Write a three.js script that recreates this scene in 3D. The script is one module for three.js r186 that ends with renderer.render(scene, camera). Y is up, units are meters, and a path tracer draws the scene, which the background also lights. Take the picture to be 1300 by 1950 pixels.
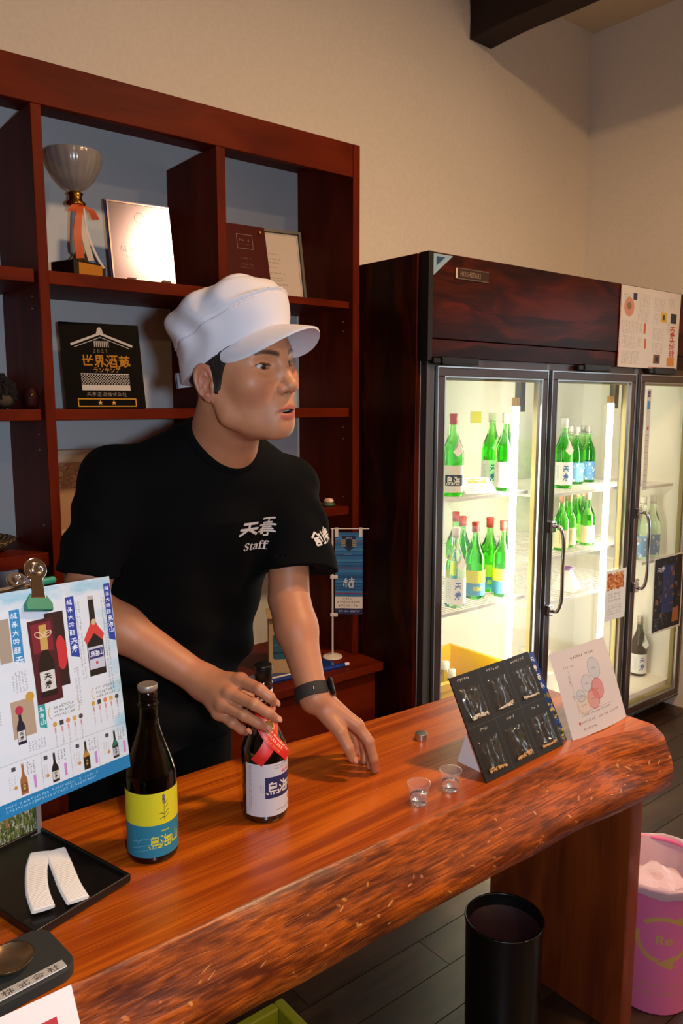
import * as THREE from 'three';
import { RoundedBoxGeometry } from 'three/addons/geometries/RoundedBoxGeometry.js';
import { mergeGeometries, toCreasedNormals } from 'three/addons/utils/BufferGeometryUtils.js';
import { RectAreaLightUniformsLib } from 'three/addons/lights/RectAreaLightUniformsLib.js';

// ---------------------------------------------------------------- camera, sky, lights, exposure
const scene = new THREE.Scene();
const FOCAL = 1490, EYE = 1.42, YAW = 39.05 * Math.PI / 180, PITCH = Math.atan(207 / FOCAL);
const camera = new THREE.PerspectiveCamera(2 * Math.atan(975 / FOCAL) * 180 / Math.PI, 1300 / 1950, 0.05, 100);
camera.position.set(0, EYE, 0);
camera.rotation.order = 'YXZ';
camera.rotation.set(-PITCH, -YAW, 0);
scene.add(camera);
scene.background = new THREE.Color(0.80, 0.90, 1.0);
scene.backgroundIntensity = 4.0;
const renderer = new THREE.WebGLRenderer({ antialias: true });
renderer.toneMapping = THREE.LinearToneMapping;
renderer.toneMappingExposure = 1.1;
renderer.shadowMap.enabled = true;
RectAreaLightUniformsLib.init();
const WARM = new THREE.Color(1.0, 0.62, 0.33);
// the flash on the photographer's camera, a hand's breadth beside the lens
const flash = new THREE.SpotLight(new THREE.Color(0.78, 0.92, 1.08), 2.7, 0, 1.15, 0.5, 2);
flash.name = 'camera_flash_light';
flash.position.set(0.075, 1.43, 0.05);
flash.target.position.set(0.075 + Math.sin(YAW), 1.43 - 0.12, 0.05 - Math.cos(YAW));
flash.castShadow = true; flash.shadow.radius = 1.2;
scene.add(flash, flash.target);
// warm ceiling lamps: [x, z, candela-ish strength]; fittings are built with the ceiling
const LAMPS = [[1.75, -0.2, 390], [0.5, 2.0, 90], [2.4, 1.7, 220]];

// ---------------------------------------------------------------- helpers
let seedState = 12345;
const rnd = () => { seedState = (seedState * 1664525 + 1013904223) >>> 0; return seedState / 4294967296; };
const rr = (a, b) => a + (b - a) * rnd();
const V = (x, y, z) => new THREE.Vector3(x, y, z);
const lerp = (a, b, t) => a + (b - a) * t;
const clamp = (x, a, b) => Math.min(b, Math.max(a, x));
const sstep = (a, b, x) => { const t = clamp((x - a) / (b - a), 0, 1); return t * t * (3 - 2 * t); };
// a pixel of the photograph as a direction from the camera; at() picks the point at a given depth, on*() on a given plane
function ray(px, py) {
  const x = (px - 650) / FOCAL, y = (975 - py) / FOCAL;
  const up = y * Math.cos(PITCH) - Math.sin(PITCH), fw = Math.cos(PITCH) + y * Math.sin(PITCH);
  return V(fw * Math.sin(YAW) + x * Math.cos(YAW), up, -fw * Math.cos(YAW) + x * Math.sin(YAW));
}
const at = (px, py, d) => ray(px, py).multiplyScalar(d).add(camera.position);
const onY = (px, py, y) => { const r = ray(px, py); return r.multiplyScalar((y - EYE) / r.y).add(camera.position); };
const onZ = (px, py, z) => { const r = ray(px, py); return r.multiplyScalar(z / r.z).add(camera.position); };

const used = {};
function uniq(name) { const n = used[name] = (used[name] ?? -1) + 1; return n ? name + '_' + String(n).padStart(3, '0') : name; }
function thing(name, label, category, pos = [0, 0, 0], turn = 0, group) {
  const o = new THREE.Group(); o.name = uniq(name); o.position.set(...pos); o.rotation.y = turn;
  o.userData = { label, category }; if (group) o.userData.group = group;
  scene.add(o); return o;
}
function part(name, geo, mat, parent, label) {
  const m = new THREE.Mesh(Array.isArray(geo) ? mergeGeometries(geo.map(prep)) : geo, mat);
  m.name = name; m.castShadow = m.receiveShadow = true; if (label) m.userData.label = label;
  parent.add(m); return m;
}
function prep(g) { let r = g.index ? g.toNonIndexed() : g.clone(); for (const k of Object.keys(r.attributes)) if (!['position', 'normal', 'uv'].includes(k)) r.deleteAttribute(k); if (!r.attributes.uv) r.setAttribute('uv', new THREE.BufferAttribute(new Float32Array(r.attributes.position.count * 2), 2)); return r; }
function struct(name, geo, mat, parent = scene) {
  const m = part(name, geo, mat, parent); if (parent === scene) m.userData.kind = 'structure'; return m;
}
function structGroup(name) { const g = new THREE.Group(); g.name = name; g.userData.kind = 'structure'; scene.add(g); return g; }
function copyThing(src, label, group) {
  const c = src.clone(); c.name = uniq(src.name.replace(/_\d{3}$/, '')); c.userData = { ...src.userData };
  if (label) c.userData.label = label; if (group) c.userData.group = group; scene.add(c); return c;
}
// boxes with uv in metres, u along the grain axis
function uvBox(g, grain = 'x', off = 0) {
  const p = g.attributes.position, n = g.attributes.normal, uv = new Float32Array(p.count * 2), gi = 'xyz'.indexOf(grain);
  for (let i = 0; i < p.count; i++) {
    const P = [p.getX(i), p.getY(i), p.getZ(i)], N = [Math.abs(n.getX(i)), Math.abs(n.getY(i)), Math.abs(n.getZ(i))];
    const k = N.indexOf(Math.max(...N)); let a = gi, b;
    if (k === gi) { a = (gi + 1) % 3; b = (gi + 2) % 3; } else b = 3 - gi - k;
    uv[2 * i] = P[a] + off; uv[2 * i + 1] = P[b] + off * 0.37;
  }
  g.setAttribute('uv', new THREE.BufferAttribute(uv, 2)); return g;
}
function bx(x0, x1, y0, y1, z0, z1, { r = 0, grain = 'x', off = 0 } = {}) {
  const w = x1 - x0, h = y1 - y0, d = z1 - z0;
  const g = r ? new RoundedBoxGeometry(w, h, d, 2, Math.min(r, w / 2.01, h / 2.01, d / 2.01)) : new THREE.BoxGeometry(w, h, d);
  g.translate((x0 + x1) / 2, (y0 + y1) / 2, (z0 + z1) / 2);
  return uvBox(g.index ? g.toNonIndexed() : g, grain, off);
}
function cyl(a, b, r0, r1 = r0, seg = 16, open = false) {      // a tapered rod between two points
  const d = b.clone().sub(a), g = new THREE.CylinderGeometry(r1, r0, d.length(), seg, 1, open);
  g.applyQuaternion(new THREE.Quaternion().setFromUnitVectors(V(0, 1, 0), d.clone().normalize()));
  const m = a.clone().add(b).multiplyScalar(0.5); g.translate(m.x, m.y, m.z); return g;
}
const tube = (pts, r, seg = 40, rs = 8, closed = false) => new THREE.TubeGeometry(new THREE.CatmullRomCurve3(pts, closed), seg, r, rs, closed);
const lathe = (prof, seg = 40) => new THREE.LatheGeometry(prof.map(([r, y]) => new THREE.Vector2(r, y)), seg);
function frameAt(origin, ex, ey) {                              // a matrix with its x and y axes along the given directions
  const x = ex.clone().normalize(), z = x.clone().cross(ey).normalize(), y = z.clone().cross(x);
  return new THREE.Matrix4().makeBasis(x, y, z).setPosition(origin);
}

// ---- noise that repeats, and textures
function hash2(x, y, s) { let h = Math.imul(x, 374761393) ^ Math.imul(y, 668265263) ^ Math.imul(s, 2246822519); h = Math.imul(h ^ (h >>> 13), 1274126177); return ((h ^ (h >>> 16)) >>> 0) / 4294967296; }
function pnoise(x, y, px, py, s) {
  const xi = Math.floor(x), yi = Math.floor(y), fx = x - xi, fy = y - yi, u = fx * fx * (3 - 2 * fx), v = fy * fy * (3 - 2 * fy);
  const m = (a, n) => ((a % n) + n) % n, h = (i, j) => hash2(m(xi + i, px), m(yi + j, py), s);
  return lerp(lerp(h(0, 0), h(1, 0), u), lerp(h(0, 1), h(1, 1), u), v);
}
function fbm(x, y, px, py, s, oct = 4) { let a = 0.5, t = 0, n = 0; for (let i = 0; i < oct; i++) { t += a * pnoise(x, y, px, py, s + i); n += a; x *= 2; y *= 2; px *= 2; py *= 2; a *= 0.5; } return t / n; }
function noise3(x, y, z, s = 7) {
  const xi = Math.floor(x), yi = Math.floor(y), zi = Math.floor(z), fx = x - xi, fy = y - yi, fz = z - zi;
  const u = fx * fx * (3 - 2 * fx), v = fy * fy * (3 - 2 * fy), w = fz * fz * (3 - 2 * fz), h = (i, j, k) => hash2(xi + i, yi + j, s + (zi + k) * 131);
  return lerp(lerp(lerp(h(0, 0, 0), h(1, 0, 0), u), lerp(h(0, 1, 0), h(1, 1, 0), u), v), lerp(lerp(h(0, 0, 1), h(1, 0, 1), u), lerp(h(0, 1, 1), h(1, 1, 1), u), v), w);
}
function dataTex(w, h, f, repeat = [1, 1], srgb = true) {
  const d = new Uint8Array(w * h * 4);
  for (let y = 0; y < h; y++) for (let x = 0; x < w; x++) { const c = f(x / w, y / h), i = (y * w + x) * 4; d[i] = clamp(c[0], 0, 255); d[i + 1] = clamp(c[1], 0, 255); d[i + 2] = clamp(c[2], 0, 255); d[i + 3] = 255; }
  const t = new THREE.DataTexture(d, w, h); t.wrapS = t.wrapT = THREE.RepeatWrapping; t.repeat.set(...repeat); t.magFilter = THREE.LinearFilter; t.minFilter = THREE.LinearMipmapLinearFilter; t.generateMipmaps = true;
  if (srgb) t.colorSpace = THREE.SRGBColorSpace; t.needsUpdate = true; return t;
}
// wood: colours a (pale) and b (dark); one tile is len x wid metres, grain along u
function woodTex(a, b, { len = 1, wid = 0.5, w = 1024, h = 512, s = 1, rings = 14, fine = 0.35, wave = 1.2, contrast = 1 } = {}) {
  return dataTex(w, h, (u, v) => {
    const warp = fbm(u * 3, v * 4, 3, 4, s + 20, 3) * wave;
    const ring = fbm(u * 2, v * rings + warp * 3, 2, 4096, s, 4);
    const fib = pnoise(u * 14, v * 190, 14, 190, s + 5) * 0.6 + pnoise(u * 40, v * 380, 40, 380, s + 6) * 0.4;
    const big = fbm(u * 3, v * 5, 3, 5, s + 9, 3);
    let t = clamp(((ring - 0.5) * 1.5 + (fib - 0.5) * fine + (big - 0.5) * 0.9) * contrast + 0.5, 0, 1);
    return [0, 1, 2].map((k) => lerp(a[k], b[k], t));
  }, [1 / len, 1 / wid]);
}
function canvasTex(w, h, draw, { srgb = true } = {}) {
  const c = document.createElement('canvas'); c.width = w; c.height = h; const g = c.getContext('2d'); draw(g, w, h);
  const t = new THREE.CanvasTexture(c); if (srgb) t.colorSpace = THREE.SRGBColorSpace; t.anisotropy = 4; return t;
}
const std = (color, roughness = 0.6, metalness = 0, extra = {}) => new THREE.MeshStandardMaterial({ color, roughness, metalness, ...extra });
const phys = (color, roughness, extra = {}) => new THREE.MeshPhysicalMaterial({ color, roughness, ...extra });

// ---- Japanese characters as brush strokes on a 10 x 10 grid (strokes separated by |, points as xy pairs)
const KANJI = {
  天: '12 82|05 95|42 45 08|45 98', 寿: '12 82|23 73|04 94|40 43 09|35 85|60 68 49|35 47', 鳥: '41 22 27|22 72 75|24 74|25 75|27 97 99 79|19 08|39 38|59 58',
  海: '11 22|04 15|09 26|41 33|33 93|44 39 89 84 44|64 68|36 96', 山: '50 58|13 18 88 83', 世: '14 94|21 28 88|51 56 81', 界: '21 25 75 71 21|23 73|51 55|45 18|55 98|46 39|66 69',
  酒: '11 22|04 15|09 26|31 91|34 39 89 84 34|51 54 46|71 75 85|37 87', 蔵: '12 92|31 33|71 73|14 84|24 28 09|62 66 98 97|85 78 59|35 55|35 38 58|36 56|37 57',
  ラ: '21 71|14 84 68 39', ン: '12 34|18 49 93', キ: '13 83|15 95|41 59', グ: '31 13|32 72 29|80 82|90 92', 株: '03 53|21 29|23 06|24 46|51 53|53 93|46 96|71 79|75 49|75 98',
  式: '03 93|15 55|35 38|18 58|61 68 98 97|81 92', 会: '41 04|41 94|34 64|16 86|46 18 78|66 88', 社: '10 22|03 43 06|24 29|35 46|54 94|71 79|49 99',
  造: '11 22|04 24 27 09|27 99|51 43|42 92|72 74|34 94|46 48 88 86 46', 純: '21 13 33 15|04 35|25 29|06 08|46 48|52 92|54 58 88 84|71 79 99 98', 米: '21 33|71 63|05 95|51 59|55 18|55 98',
  大: '04 94|51 54 09|54 99', 吟: '02 07 37 32 02|61 44|61 94|54 74|46 86 69', 醸: '01 41|04 09 39 34 04|11 15|31 35|07 37|52 92|54 94|56 96|71 75|49 79|67 99',
  創: '30 03|30 53|24 44|14 46 16 14|17 47 49 19 17|62 67|91 99 79', 業: '31 33|61 63|12 23|82 73|04 94|24 35|64 55|06 96|50 59|56 19|56 89', 結: '21 13 33 15|04 35|25 29|06 08|46 48|52 92|70 74|54 94|55 59 89 85 55',
  試: '11 21|03 43|15 35|16 36|07 09 39 37 07|43 93|46 76|56 59|71 78 99|91 92', 飲: '30 03|30 53|23 43|14 44 47 14 18 48|61 54|62 92 84|73 48|73 98',
  壽: '11 81|51 53|23 73|04 94|25 75|16 86|26 28|07 97|28 38|68 69 49|36 66',
};
function kan(g, ch, x, y, size, lw = 0.1, sx = 1) {
  const s = KANJI[ch]; if (!s) return; g.lineWidth = size * lw; g.lineCap = 'round'; g.lineJoin = 'round';
  for (const st of s.split('|')) { g.beginPath(); st.split(' ').forEach((q, i) => { const X = x + (+q[0] + 0.5) / 10 * size * sx, Y = y + (+q[1] + 0.5) / 10 * size; i ? g.lineTo(X, Y) : g.moveTo(X, Y); }); g.stroke(); }
}
function kanRow(g, str, x, y, size, { lw, gap = 1.05, vertical = false, sx = 1 } = {}) { [...str].forEach((c, i) => kan(g, c, vertical ? x : x + i * size * gap * sx, vertical ? y + i * size * gap : y, size, lw, sx)); }
// rows or columns of print too small to read
function tiny(g, x, y, w, h, size, color, vertical = false) {
  g.fillStyle = color;
  const q = size * 0.26;
  for (let a = 0; a < (vertical ? w : h); a += size * 1.35) for (let b = 0; b < (vertical ? h : w) - size; b += size * 1.02) {
    if (rnd() < 0.06) continue; const X = vertical ? x + w - a - size : x + b, Y = vertical ? y + b : y + a;
    for (let k = 0; k < 4; k++) rnd() < 0.5 ? g.fillRect(X + rnd() * size * 0.5, Y + k * q * 0.9, size * rr(0.3, 0.7), q * 0.42) : g.fillRect(X + rnd() * size * 0.7, Y + rnd() * size * 0.4, q * 0.42, size * rr(0.3, 0.6));
  }
}
// ---------------------------------------------------------------- materials
const T = 0.73;                                    // height of the counter top
const tex = {
  shelf: woodTex([136, 46, 12], [92, 25, 5], { s: 3, rings: 9, contrast: 0.8 }),
  fridge: woodTex([94, 31, 8], [36, 9, 3], { s: 11, rings: 10, contrast: 1.3, wave: 2.2 }),
  counter: woodTex([208, 104, 14], [146, 58, 5], { s: 21, len: 1.6, wid: 0.4, w: 2048, h: 512, rings: 18, contrast: 1.05, fine: 0.95 }),
  floor: woodTex([78, 58, 42], [44, 31, 22], { s: 31, len: 1, wid: 0.25, h: 256, rings: 6, fine: 0.5 }),
  leg: woodTex([146, 66, 22], [104, 40, 12], { s: 41, rings: 10 }),
};
const plaster = dataTex(512, 512, (u, v) => { const n = 240 + (fbm(u * 160, v * 160, 160, 160, 3, 3) - 0.5) * 10 + (fbm(u * 5, v * 5, 5, 5, 8, 3) - 0.5) * 4; return [n, n * 0.958, n * 0.89]; }, [0.7, 0.7]);
const MAT = {
  wall: std(0xffffff, 0.92, 0, { map: plaster }),
  panelling: phys(0xffffff, 0.5, { map: woodTex([158, 118, 84], [118, 82, 54], { s: 51, w: 512, h: 256, rings: 8 }) }),
  ceiling: std(0xf2e6cc, 0.95, 0, { map: plaster }),
  shelf: phys(0xd8d0c8, 0.5, { map: tex.shelf, specularIntensity: 0.2 }),
  shelfBack: std(0xd6dde2, 0.75),
  beam: std(0x4a2412, 0.7, 0, { map: tex.shelf }),
  fridgeWood: phys(0xe8dcd0, 0.36, { map: tex.fridge, specularIntensity: 0.3 }),
  black: std(0x0b0a0a, 0.5), steel: std(0xb9bbbd, 0.28, 1), steelDull: std(0x6b6a6a, 0.45, 0.8), chrome: std(0xe2e4e6, 0.1, 1),
  doorFrame: phys(0x3a2114, 0.35, { clearcoat: 0.3 }), liner: std(0xf1eee2, 0.5), gasket: std(0x8f8448, 0.6),
  pane: phys(0xffffff, 0.0, { transmission: 1, thickness: 0, ior: 1.5 }),
  wire: std(0xe9e9e6, 0.35, 0.2),
  counter: phys(0xffffff, 0.36, { map: tex.counter, clearcoat: 0.5, clearcoatRoughness: 0.22 }),
  leg: phys(0xffffff, 0.45, { map: tex.leg, clearcoat: 0.2 }),
  floor: [0xffffff, 0xe6ddd6, 0xcfc6bf, 0xf3e8dc].map((c) => phys(c, 0.42, { map: tex.floor, clearcoat: 0.12 })),
  paper: std(0xf3f1ee, 0.75), white: std(0xf4f2ee, 0.5),
};

// ---------------------------------------------------------------- the room
const X0 = -2.2, X1 = 3.465, ZB = -2.36, ZF = 2.7, CEIL = 3.168, TH = 0.16;
{
  const fl = struct('floor', bx(X0 - TH, X1 + TH, -0.12, -0.012, ZB - TH, ZF + TH), std(0x3a2a20, 0.8));
  const rows = [-2.36, 0.62], pw = 0.112; let k = 0;
  for (let z = rows[0]; z < rows[1]; z += pw) {
    let x = 0.35 - rr(0, 0.5);
    while (x < X1) { const L = rr(0.75, 1.15), xe = Math.min(x + L, X1); part('floorboard', bx(x + 0.001, xe - 0.001, -0.012, 0, z + 0.0012, z + pw - 0.0012, { grain: 'x', off: rr(0, 9) }), MAT.floor[(k++ + Math.floor(rnd() * 3)) % 4], fl); x = xe; }
  }
  part('subfloor', [bx(X0, -0.16, -0.012, -0.001, ZB, ZF), bx(-0.16, X1, -0.012, -0.001, 0.63, ZF)], MAT.floor[0], fl);
  struct('wall_back', bx(X0 - TH, X1 + TH, 0, CEIL, ZB - TH, ZB), MAT.wall);
  struct('wall_left', bx(X0 - TH, X0, 0, CEIL, ZB, ZF, { grain: 'y' }), MAT.panelling);
  struct('wall_front', bx(X0 - TH, X1 + TH, 0, CEIL, ZF, ZF + TH, { grain: 'y' }), MAT.panelling);
  // right wall with a glazed sliding door towards the garden
  const za = -1.32, zb = 0.35, yt = 2.05;
  struct('wall_right', [bx(X1, X1 + TH, 0, CEIL, ZB, za), bx(X1, X1 + TH, 0, CEIL, zb, ZF), bx(X1, X1 + TH, yt, CEIL, za, zb)], MAT.wall);
  const win = structGroup('window_1');
  const dk = std(0x2a211c, 0.5, 0.3);
  part('window_frame', [bx(X1, X1 + TH, 0, 0.04, za, zb), bx(X1, X1 + TH, yt - 0.05, yt, za, zb), bx(X1, X1 + TH, 0, yt, za, za + 0.045), bx(X1, X1 + TH, 0, yt, zb - 0.045, zb)], dk, win);
  const zm = (za + zb) / 2;
  for (const [a, b, x] of [[za + 0.045, zm + 0.03, X1 + 0.05], [zm - 0.03, zb - 0.045, X1 + 0.1]]) {
    const sash = part('sash', [bx(x, x + 0.035, 0.04, 0.14, a, b), bx(x, x + 0.035, yt - 0.11, yt - 0.05, a, b), bx(x, x + 0.035, 0.04, yt - 0.05, a, a + 0.05), bx(x, x + 0.035, 0.04, yt - 0.05, b - 0.05, b)], dk, win);
    part('pane', bx(x + 0.015, x + 0.019, 0.14, yt - 0.11, a + 0.05, b - 0.05), MAT.pane, sash);
  }
  struct('ceiling', bx(X0 - TH, X1 + TH, CEIL, CEIL + 0.12, ZB - TH, ZF + TH), MAT.ceiling);
  // dark log beam running out from the back wall
  const beam = new THREE.BoxGeometry(0.13, 0.17, 4.9, 4, 4, 60); const bp = beam.attributes.position;
  for (let i = 0; i < bp.count; i++) { const z = bp.getZ(i); bp.setX(i, bp.getX(i) + (noise3(z * 3, 1, bp.getY(i) * 9) - 0.5) * 0.02); bp.setY(i, bp.getY(i) + (noise3(z * 4, 5, bp.getX(i) * 9) - 0.5) * 0.014); }
  beam.computeVertexNormals(); beam.translate(2.655, CEIL - 0.085 - 0.092, ZB + 2.455);
  struct('trim_1', uvBox(beam.toNonIndexed(), 'z'), MAT.beam);
  struct('trim_2', bx(2.63, 2.68, CEIL - 0.1, CEIL, ZB, ZF), MAT.beam);
  // outside: gravel, hedge, grey house wall
  struct('garden_ground', bx(X1 + TH, 14, -0.3, -0.05, -8, 8), std(0xa9a59b, 0.95));
  const wallOut = struct('garden_wall', bx(11, 11.2, -0.05, 2.6, -8, 8), std(0x8d8b86, 0.9)); 
}
function hedgeRow() {
  const geo = new THREE.IcosahedronGeometry(0.05, 0), n = 2600, m = new THREE.InstancedMesh(geo, std(0x4f8a2c, 0.7), n), M = new THREE.Matrix4(), q = new THREE.Quaternion(), c = new THREE.Color();
  const h = thing('hedge', 'clipped green garden hedge seen mirrored in the refrigerator glass', 'hedge', [6.3, -0.05, 0.3]);
  part('hedge_core', new THREE.IcosahedronGeometry(1, 3).scale(0.42, 0.56, 2.1).translate(0, 0.56, 0), std(0x6fa83c, 0.8), h);
  for (let i = 0; i < n; i++) { const a = rr(0, 6.28), b = Math.acos(rr(-1, 1)); q.setFromEuler(new THREE.Euler(rr(0, 6), rr(0, 6), 0)); M.compose(V(0.45 * Math.sin(b) * Math.cos(a), 0.58 + 0.58 * Math.sin(b) * Math.sin(a), 2.15 * Math.cos(b)), q, V(rr(0.6, 1.3), rr(0.3, 0.7), rr(0.6, 1.3))); m.setMatrixAt(i, M); c.setRGB(rr(0.16, 0.4), rr(0.38, 0.7), rr(0.05, 0.12)); m.setColorAt(i, c); }
  m.name = 'leaves'; m.userData.kind = 'stuff'; m.castShadow = m.receiveShadow = true; h.add(m);
}
hedgeRow();
// ceiling lamps: a shallow round drum with a glowing disc, its light just below the disc
LAMPS.forEach(([x, z, power], i) => {
  const g = thing('ceiling_lamp', ['round warm ceiling lamp above the tasting counter', 'round warm ceiling lamp close to the middle of the front wall', 'round warm ceiling lamp near the front wall by the glazed door'][i], 'lamp', [x, CEIL, z]);
  part('housing', new THREE.CylinderGeometry(0.13, 0.13, 0.06, 32).translate(0, -0.03, 0), MAT.white, g);
  const disc = part('diffuser', new THREE.CylinderGeometry(0.115, 0.115, 0.006, 32).translate(0, -0.063, 0), new THREE.MeshStandardMaterial({ color: 0xffffff, emissive: WARM, emissiveIntensity: 4 }), g);
  const L = new THREE.RectAreaLight(WARM, power, 0.2, 0.2); L.position.set(0, -0.069, 0); L.rotation.x = -Math.PI / 2; L.castShadow = true; g.add(L);
});

// ---------------------------------------------------------------- bookcase
const ZS = -2.04;
const bookcase = thing('bookcase', 'tall reddish brown open bookcase against the back wall', 'bookcase', [0, 0, 0]);
{
  const w = (x0, x1, y0, y1, z0, z1, grain = 'x') => bx(x0, x1, y0, y1, z0, z1, { r: 0.0025, grain, off: rr(0, 5) });
  part('back_panel', bx(0.16, 1.73, 0.5, 2.24, ZB + 0.001, ZB + 0.012), MAT.shelfBack, bookcase, 'pale grey back panel');
  for (const [a, b] of [[0.152, 0.18], [0.682, 0.709], [1.197, 1.227], [1.704, 1.733]]) part('upright', w(a, b, 0.547, a > 1.5 || a < 0.5 ? 2.247 : 2.1435, ZB + 0.012, ZS, 'y'), MAT.shelf, bookcase);
  part('header_board', w(0.18, 1.704, 2.144, 2.247, ZS - 0.022, ZS - 0.001), MAT.shelf, bookcase);
  part('top_board', w(0.18, 1.704, 2.222, 2.246, ZB + 0.012, ZS - 0.022), MAT.shelf, bookcase);
  const cols = [[0.18, 0.682], [0.709, 1.197], [1.227, 1.704]];
  const levels = [[[1.719, 1.753], [1.376, 1.405], [0.997, 1.032]], [[1.719, 1.753], [1.376, 1.405], [1.0, 1.032]], [[1.73, 1.753], [1.374, 1.405], [1.042, 1.07]]];
  cols.forEach(([a, b], i) => levels[i].forEach(([y0, y1]) => part('shelf', w(a + 0.001, b - 0.006, y0, y1, ZB + 0.012, ZS - 0.012), MAT.shelf, bookcase)));
  part('ledge', w(0.152, 1.73, 0.519, 0.547, ZB + 0.001, -1.905), MAT.shelf, bookcase);
  part('base_cabinet', bx(0.16, 1.722, 0.0, 0.519, ZB + 0.001, -1.955), MAT.shelf, bookcase);
  for (let i = 0; i < 3; i++) { const a = 0.165 + i * 0.52; part('cabinet_door', w(a, a + 0.514, 0.07, 0.513, -1.955, -1.935), MAT.shelf, bookcase); }
  const pin = std(0x9a958c, 0.35, 0.8);
  for (const [x, s] of [[1.704, -1], [0.682, -1]]) for (const y of [1.69, 1.66, 1.34, 1.30, 1.10, 0.93]) part('shelf_pin', cyl(V(x + s * 0.004, y, ZS - 0.05), V(x, y, ZS - 0.05), 0.0028, 0.0028, 8), pin, bookcase);
}

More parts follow.
